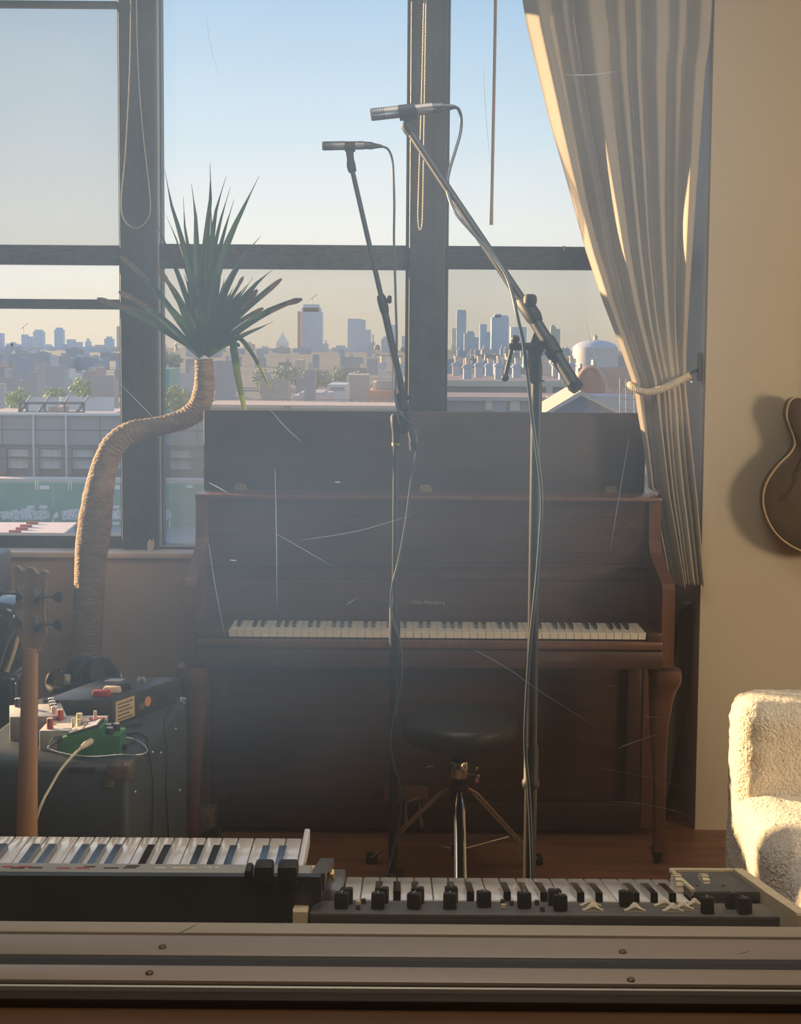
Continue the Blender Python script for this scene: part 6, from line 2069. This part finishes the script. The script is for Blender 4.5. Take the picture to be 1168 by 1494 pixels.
for x0, x1, py, m in ((4, 20, 1264.5, M['red']), (26, 46, 1264.5, M['red']), (42, 62, 1266, M['ink']), (16, 36, 1266.5, M['ink']), (83, 103, 1266.5, M['redbtn']), (111, 131, 1266.5, M['redbtn']), (123, 139, 1264.5, M['ink']), (151, 173, 1266.5, M['ink']), (180, 199, 1266, M['ink']), (184, 204, 1263.5, M['ink']),
                     (226, 241, 1266.5, M['cream']), (252, 272, 1266.5, M['cream']), (274, 285, 1266.5, M['cream']), (298, 301, 1266, M['cream']), (304, 309, 1266, M['cream']), (313, 319, 1266, M['cream'])):
    a, b = atz(x0, py, zp), atz(x1, py, zp)
    MB().box(((a.x + b.x) / 2, a.y, zp + 0.0002), (b.x - a.x, 0.004, 0.0006)).build('tab_switch', m, lk)

# right synthesizer: tilted towards its player on the far side
ZS, YS, TS = 0.81, 1.94, math.radians(11.4)
root_s = Vector((0.19, YS, at(740, 1281, YS).z))
sy = thing('synthesizer', root_s, 'compact grey synthesizer with black knobs and white keys, seen from behind', 'synthesizer')
sy.rotation_euler = (-TS, 0, 0)
RS = Matrix.Rotation(-TS, 3, 'X')
BASE[sy] = Vector((0, 0, 0))


def sloc(px, py, zl=0.0):
    """pixel to the synthesizer's own coordinates on its plane z = zl"""
    d = _F + _R * ((px - X0) / FPX) + _U * (-(py - Y0) / FPX)
    o = Vector((0, 0, EYE))
    n = RS @ Vector((0, 0, 1))
    p0 = root_s + n * zl
    t = (p0 - o).dot(n) / d.dot(n)
    return RS.transposed() @ (o + d * t - root_s)


xk0, xk1 = sloc(505, 1279.5).x, sloc(974, 1283).x
kp = (xk1 - xk0) / 19
me_w = MB().bevbox((0, -0.08, -0.008), (kp - 0.0012, 0.160, 0.016), 0.0018, 2).mesh('white_key', M['keyw'], smooth=40)
me_b = MB().prism([(-0.075, 0), (-0.079, 0.008), (-0.083, 0.0095), (-0.16, 0.0105), (-0.16, -0.004), (-0.075, -0.004)], lambda u, v, t: (t, u, v), -0.0050, 0.0050).mesh('black_key', M['keyb'])
for i in range(19):
    place('white_key', me_w, sy, (xk0 + kp * (i + 0.5), 0, 0))
for i in (2, 3, 4, 6, 7, 9, 10, 11, 13, 14, 16, 17, 18):
    place('black_key', me_b, sy, (xk0 + kp * i, 0, 0))
zpn = 0.014
yp0 = sloc(740, 1315.5, zpn).y
yp1 = sloc(740, 1334.5, zpn).y
xp0, xp1 = sloc(452, 1330, zpn).x, sloc(1141, 1340, zpn).x
MB().bevbox(((xp0 + xp1) / 2, (yp0 + yp1) / 2, zpn - 0.003), (xp1 - xp0, yp0 - yp1, 0.006), 0.0012).build('control_panel', M['panel_grey'], sy, 40)
MB().bevbox(((xp0 + xp1) / 2, (yp0 + yp1) / 2 - .0005, zpn - 0.022), (xp1 - xp0, yp0 - yp1, 0.034), 0.002).build('rear_edge', M['panel_edge'], sy, 40)
MB().box2((xk0 - 0.02, yp0 - 0.01, -0.040), (xk1 + 0.09, -0.004, -0.017)).build('key_bed', M['panel_edge'], sy)
# right cheek, bent: level by the wheels, lower slope to the rear
xc0, xc1 = sloc(1142, 1340, 0).x, sloc(1160, 1345, 0).x
ck = [(0.004, 0.012), (0.0, 0.016), (-0.155, 0.017), (-0.165, 0.0165), (yp1 - 0.002, 0.019), (yp1 - 0.004, 0.016), (yp1 - 0.004, -0.042), (0.004, -0.042)]
MB().prism(ck, lambda u, v, t: (t, u, v), xc0, xc0 + 0.015).build('end_cheek', M['cheek'], sy)
xl_ = sloc(452, 1338, 0).x
MB().prism(ck, lambda u, v, t: (t, u, v), xl_ - 0.018, xl_).build('end_cheek', M['cheek'], sy)
MB().bevbox(((xl_ + xk0) / 2, -0.078, 0.002), (xk0 - xl_ - .002, 0.156, 0.018), 0.003).build('end_block', mat('blue_grey_gloss', (0.20, 0.22, 0.25), 0.15), sy, 40)
# wheel panel
xw0, xw1 = xk1 + 0.002, xc0
MB().bevbox(((xw0 + xw1) / 2, -0.076, 0.006), (xw1 - xw0, 0.152, 0.012), 0.002).build('wheel_panel', M['panel_grey'], sy, 40)
fr_ = MB().bevbox(((xw0 + xw1) / 2, -0.003, 0.010), (xw1 - xw0, 0.010, 0.012), 0.002).bevbox((xw0 + 0.003, -0.076, 0.010), (0.005, 0.152, 0.010), 0.001)
fr_.build('wheel_surround', M['cheek'], sy, 40)
for px in (1003, 1044):
    c = sloc(px, 1300, 0.012)
    prof_ = [(0.020, -0.005), (0.026, -0.0045), (0.0265, 0), (0.026, 0.0045), (0.020, 0.005)]
    mb = MB().lathe(prof_, (c.x, -0.078, -0.006), 40, rot=RY)
    for k in range(20):
        an = 2 * math.pi * k / 20
        mb.box((c.x, -0.078 + math.cos(an) * 0.0265, -0.006 + math.sin(an) * 0.0265), (0.0095, 0.003, 0.003), rot=Matrix.Rotation(an, 3, 'X'))
    mb.build('wheel', M['cream'], sy, 40)
for px, py in ((1017, 1293), (1055, 1293)):
    p = sloc(px, py, 0.012)
    MB().lathe([(0.003, 0), (0.0025, 0.002)], (p.x, p.y, 0.0118), 8).build('screw', M['ink'], sy, 40)
kn = MB().bevbox((0, 0, 0.0105), (0.0165, 0.0150, 0.019), 0.0022, 2)
kn.box((0, 0.0, 0.0206), (0.0012, 0.014, 0.0010), 0, 1).lathe([(0.0085, 0), (0.0085, 0.002)], (0, 0, 0), 12, 0)
kme = kn.mesh('knob', [M['rubber'], M['topgrey']], smooth=40)
for px, py in ((498, 1325), (505, 1318), (551, 1325.5), (557, 1317), (604, 1325.5), (609, 1317), (656, 1325.5), (658, 1316), (705.5, 1323), (764.5, 1324.5), (806, 1320), (815, 1328), (809, 1320), (817, 1328.5), (913, 1322), (1031.5, 1332), (1068, 1325), (1085.5, 1333)):
    if (px, py) in ((806, 1320), (815, 1328)):
        continue
    p = sloc(px, py, zpn)
    place('knob', kme, sy, (p.x, p.y, zpn - .0005), (0, 0, random.uniform(-.25, .25)))
wg = MB().grid(lambda u, v: Vector(((u - .5) * 0.026, (v - .5) * 0.009, 0.0095 * math.exp(-((u - .5) * 3.6) ** 2) * math.cos((v - .5) * 2.2) + 0.0015)), 18, 6)
wg.box((0, 0, 0.0008), (0.026, 0.009, 0.0016))
wme_ = wg.mesh('rocker_knob', M['cream'], smooth=50)
for px, py in ((861, 1322), (864.5, 1329), (925.5, 1329.5), (969, 1322.5), (981, 1330), (996, 1327), (1013, 1323)):
    p = sloc(px, py, zpn)
    place('rocker_knob', wme_, sy, (p.x, p.y, zpn))
sw = MB().bevbox((0, 0, 0.003), (0.006, 0.005, 0.006), 0.001)
s1_ = sw.mesh('switch', M['cream'])
s2_ = sw.mesh('switch', M['ink'])
for px, py, m_ in ((522, 1321, s1_), (530, 1318, s2_), (522, 1327, s2_), (733, 1319, s2_), (734, 1326, s1_), (783, 1320, s2_), (791, 1330, s2_), (746, 1321, s2_)):
    p = sloc(px, py, zpn)
    place('switch', m_, sy, (p.x, p.y, zpn))
# rest below it
rs = thing('keyboard_riser', (0.19, 1.84, 0.72), 'black riser tilting the synthesizer, hidden below it', 'stand')
wz = lambda y: root_s.z + (-(y - YS)) * math.tan(TS) - 0.0455
MB().prism([(1.925, 0.72), (1.925, wz(1.925)), (1.735, wz(1.735)), (1.735, 0.72)], lambda u, v, t: (t, u, v), -0.05, 0.40).build('block', M['black'], rs)
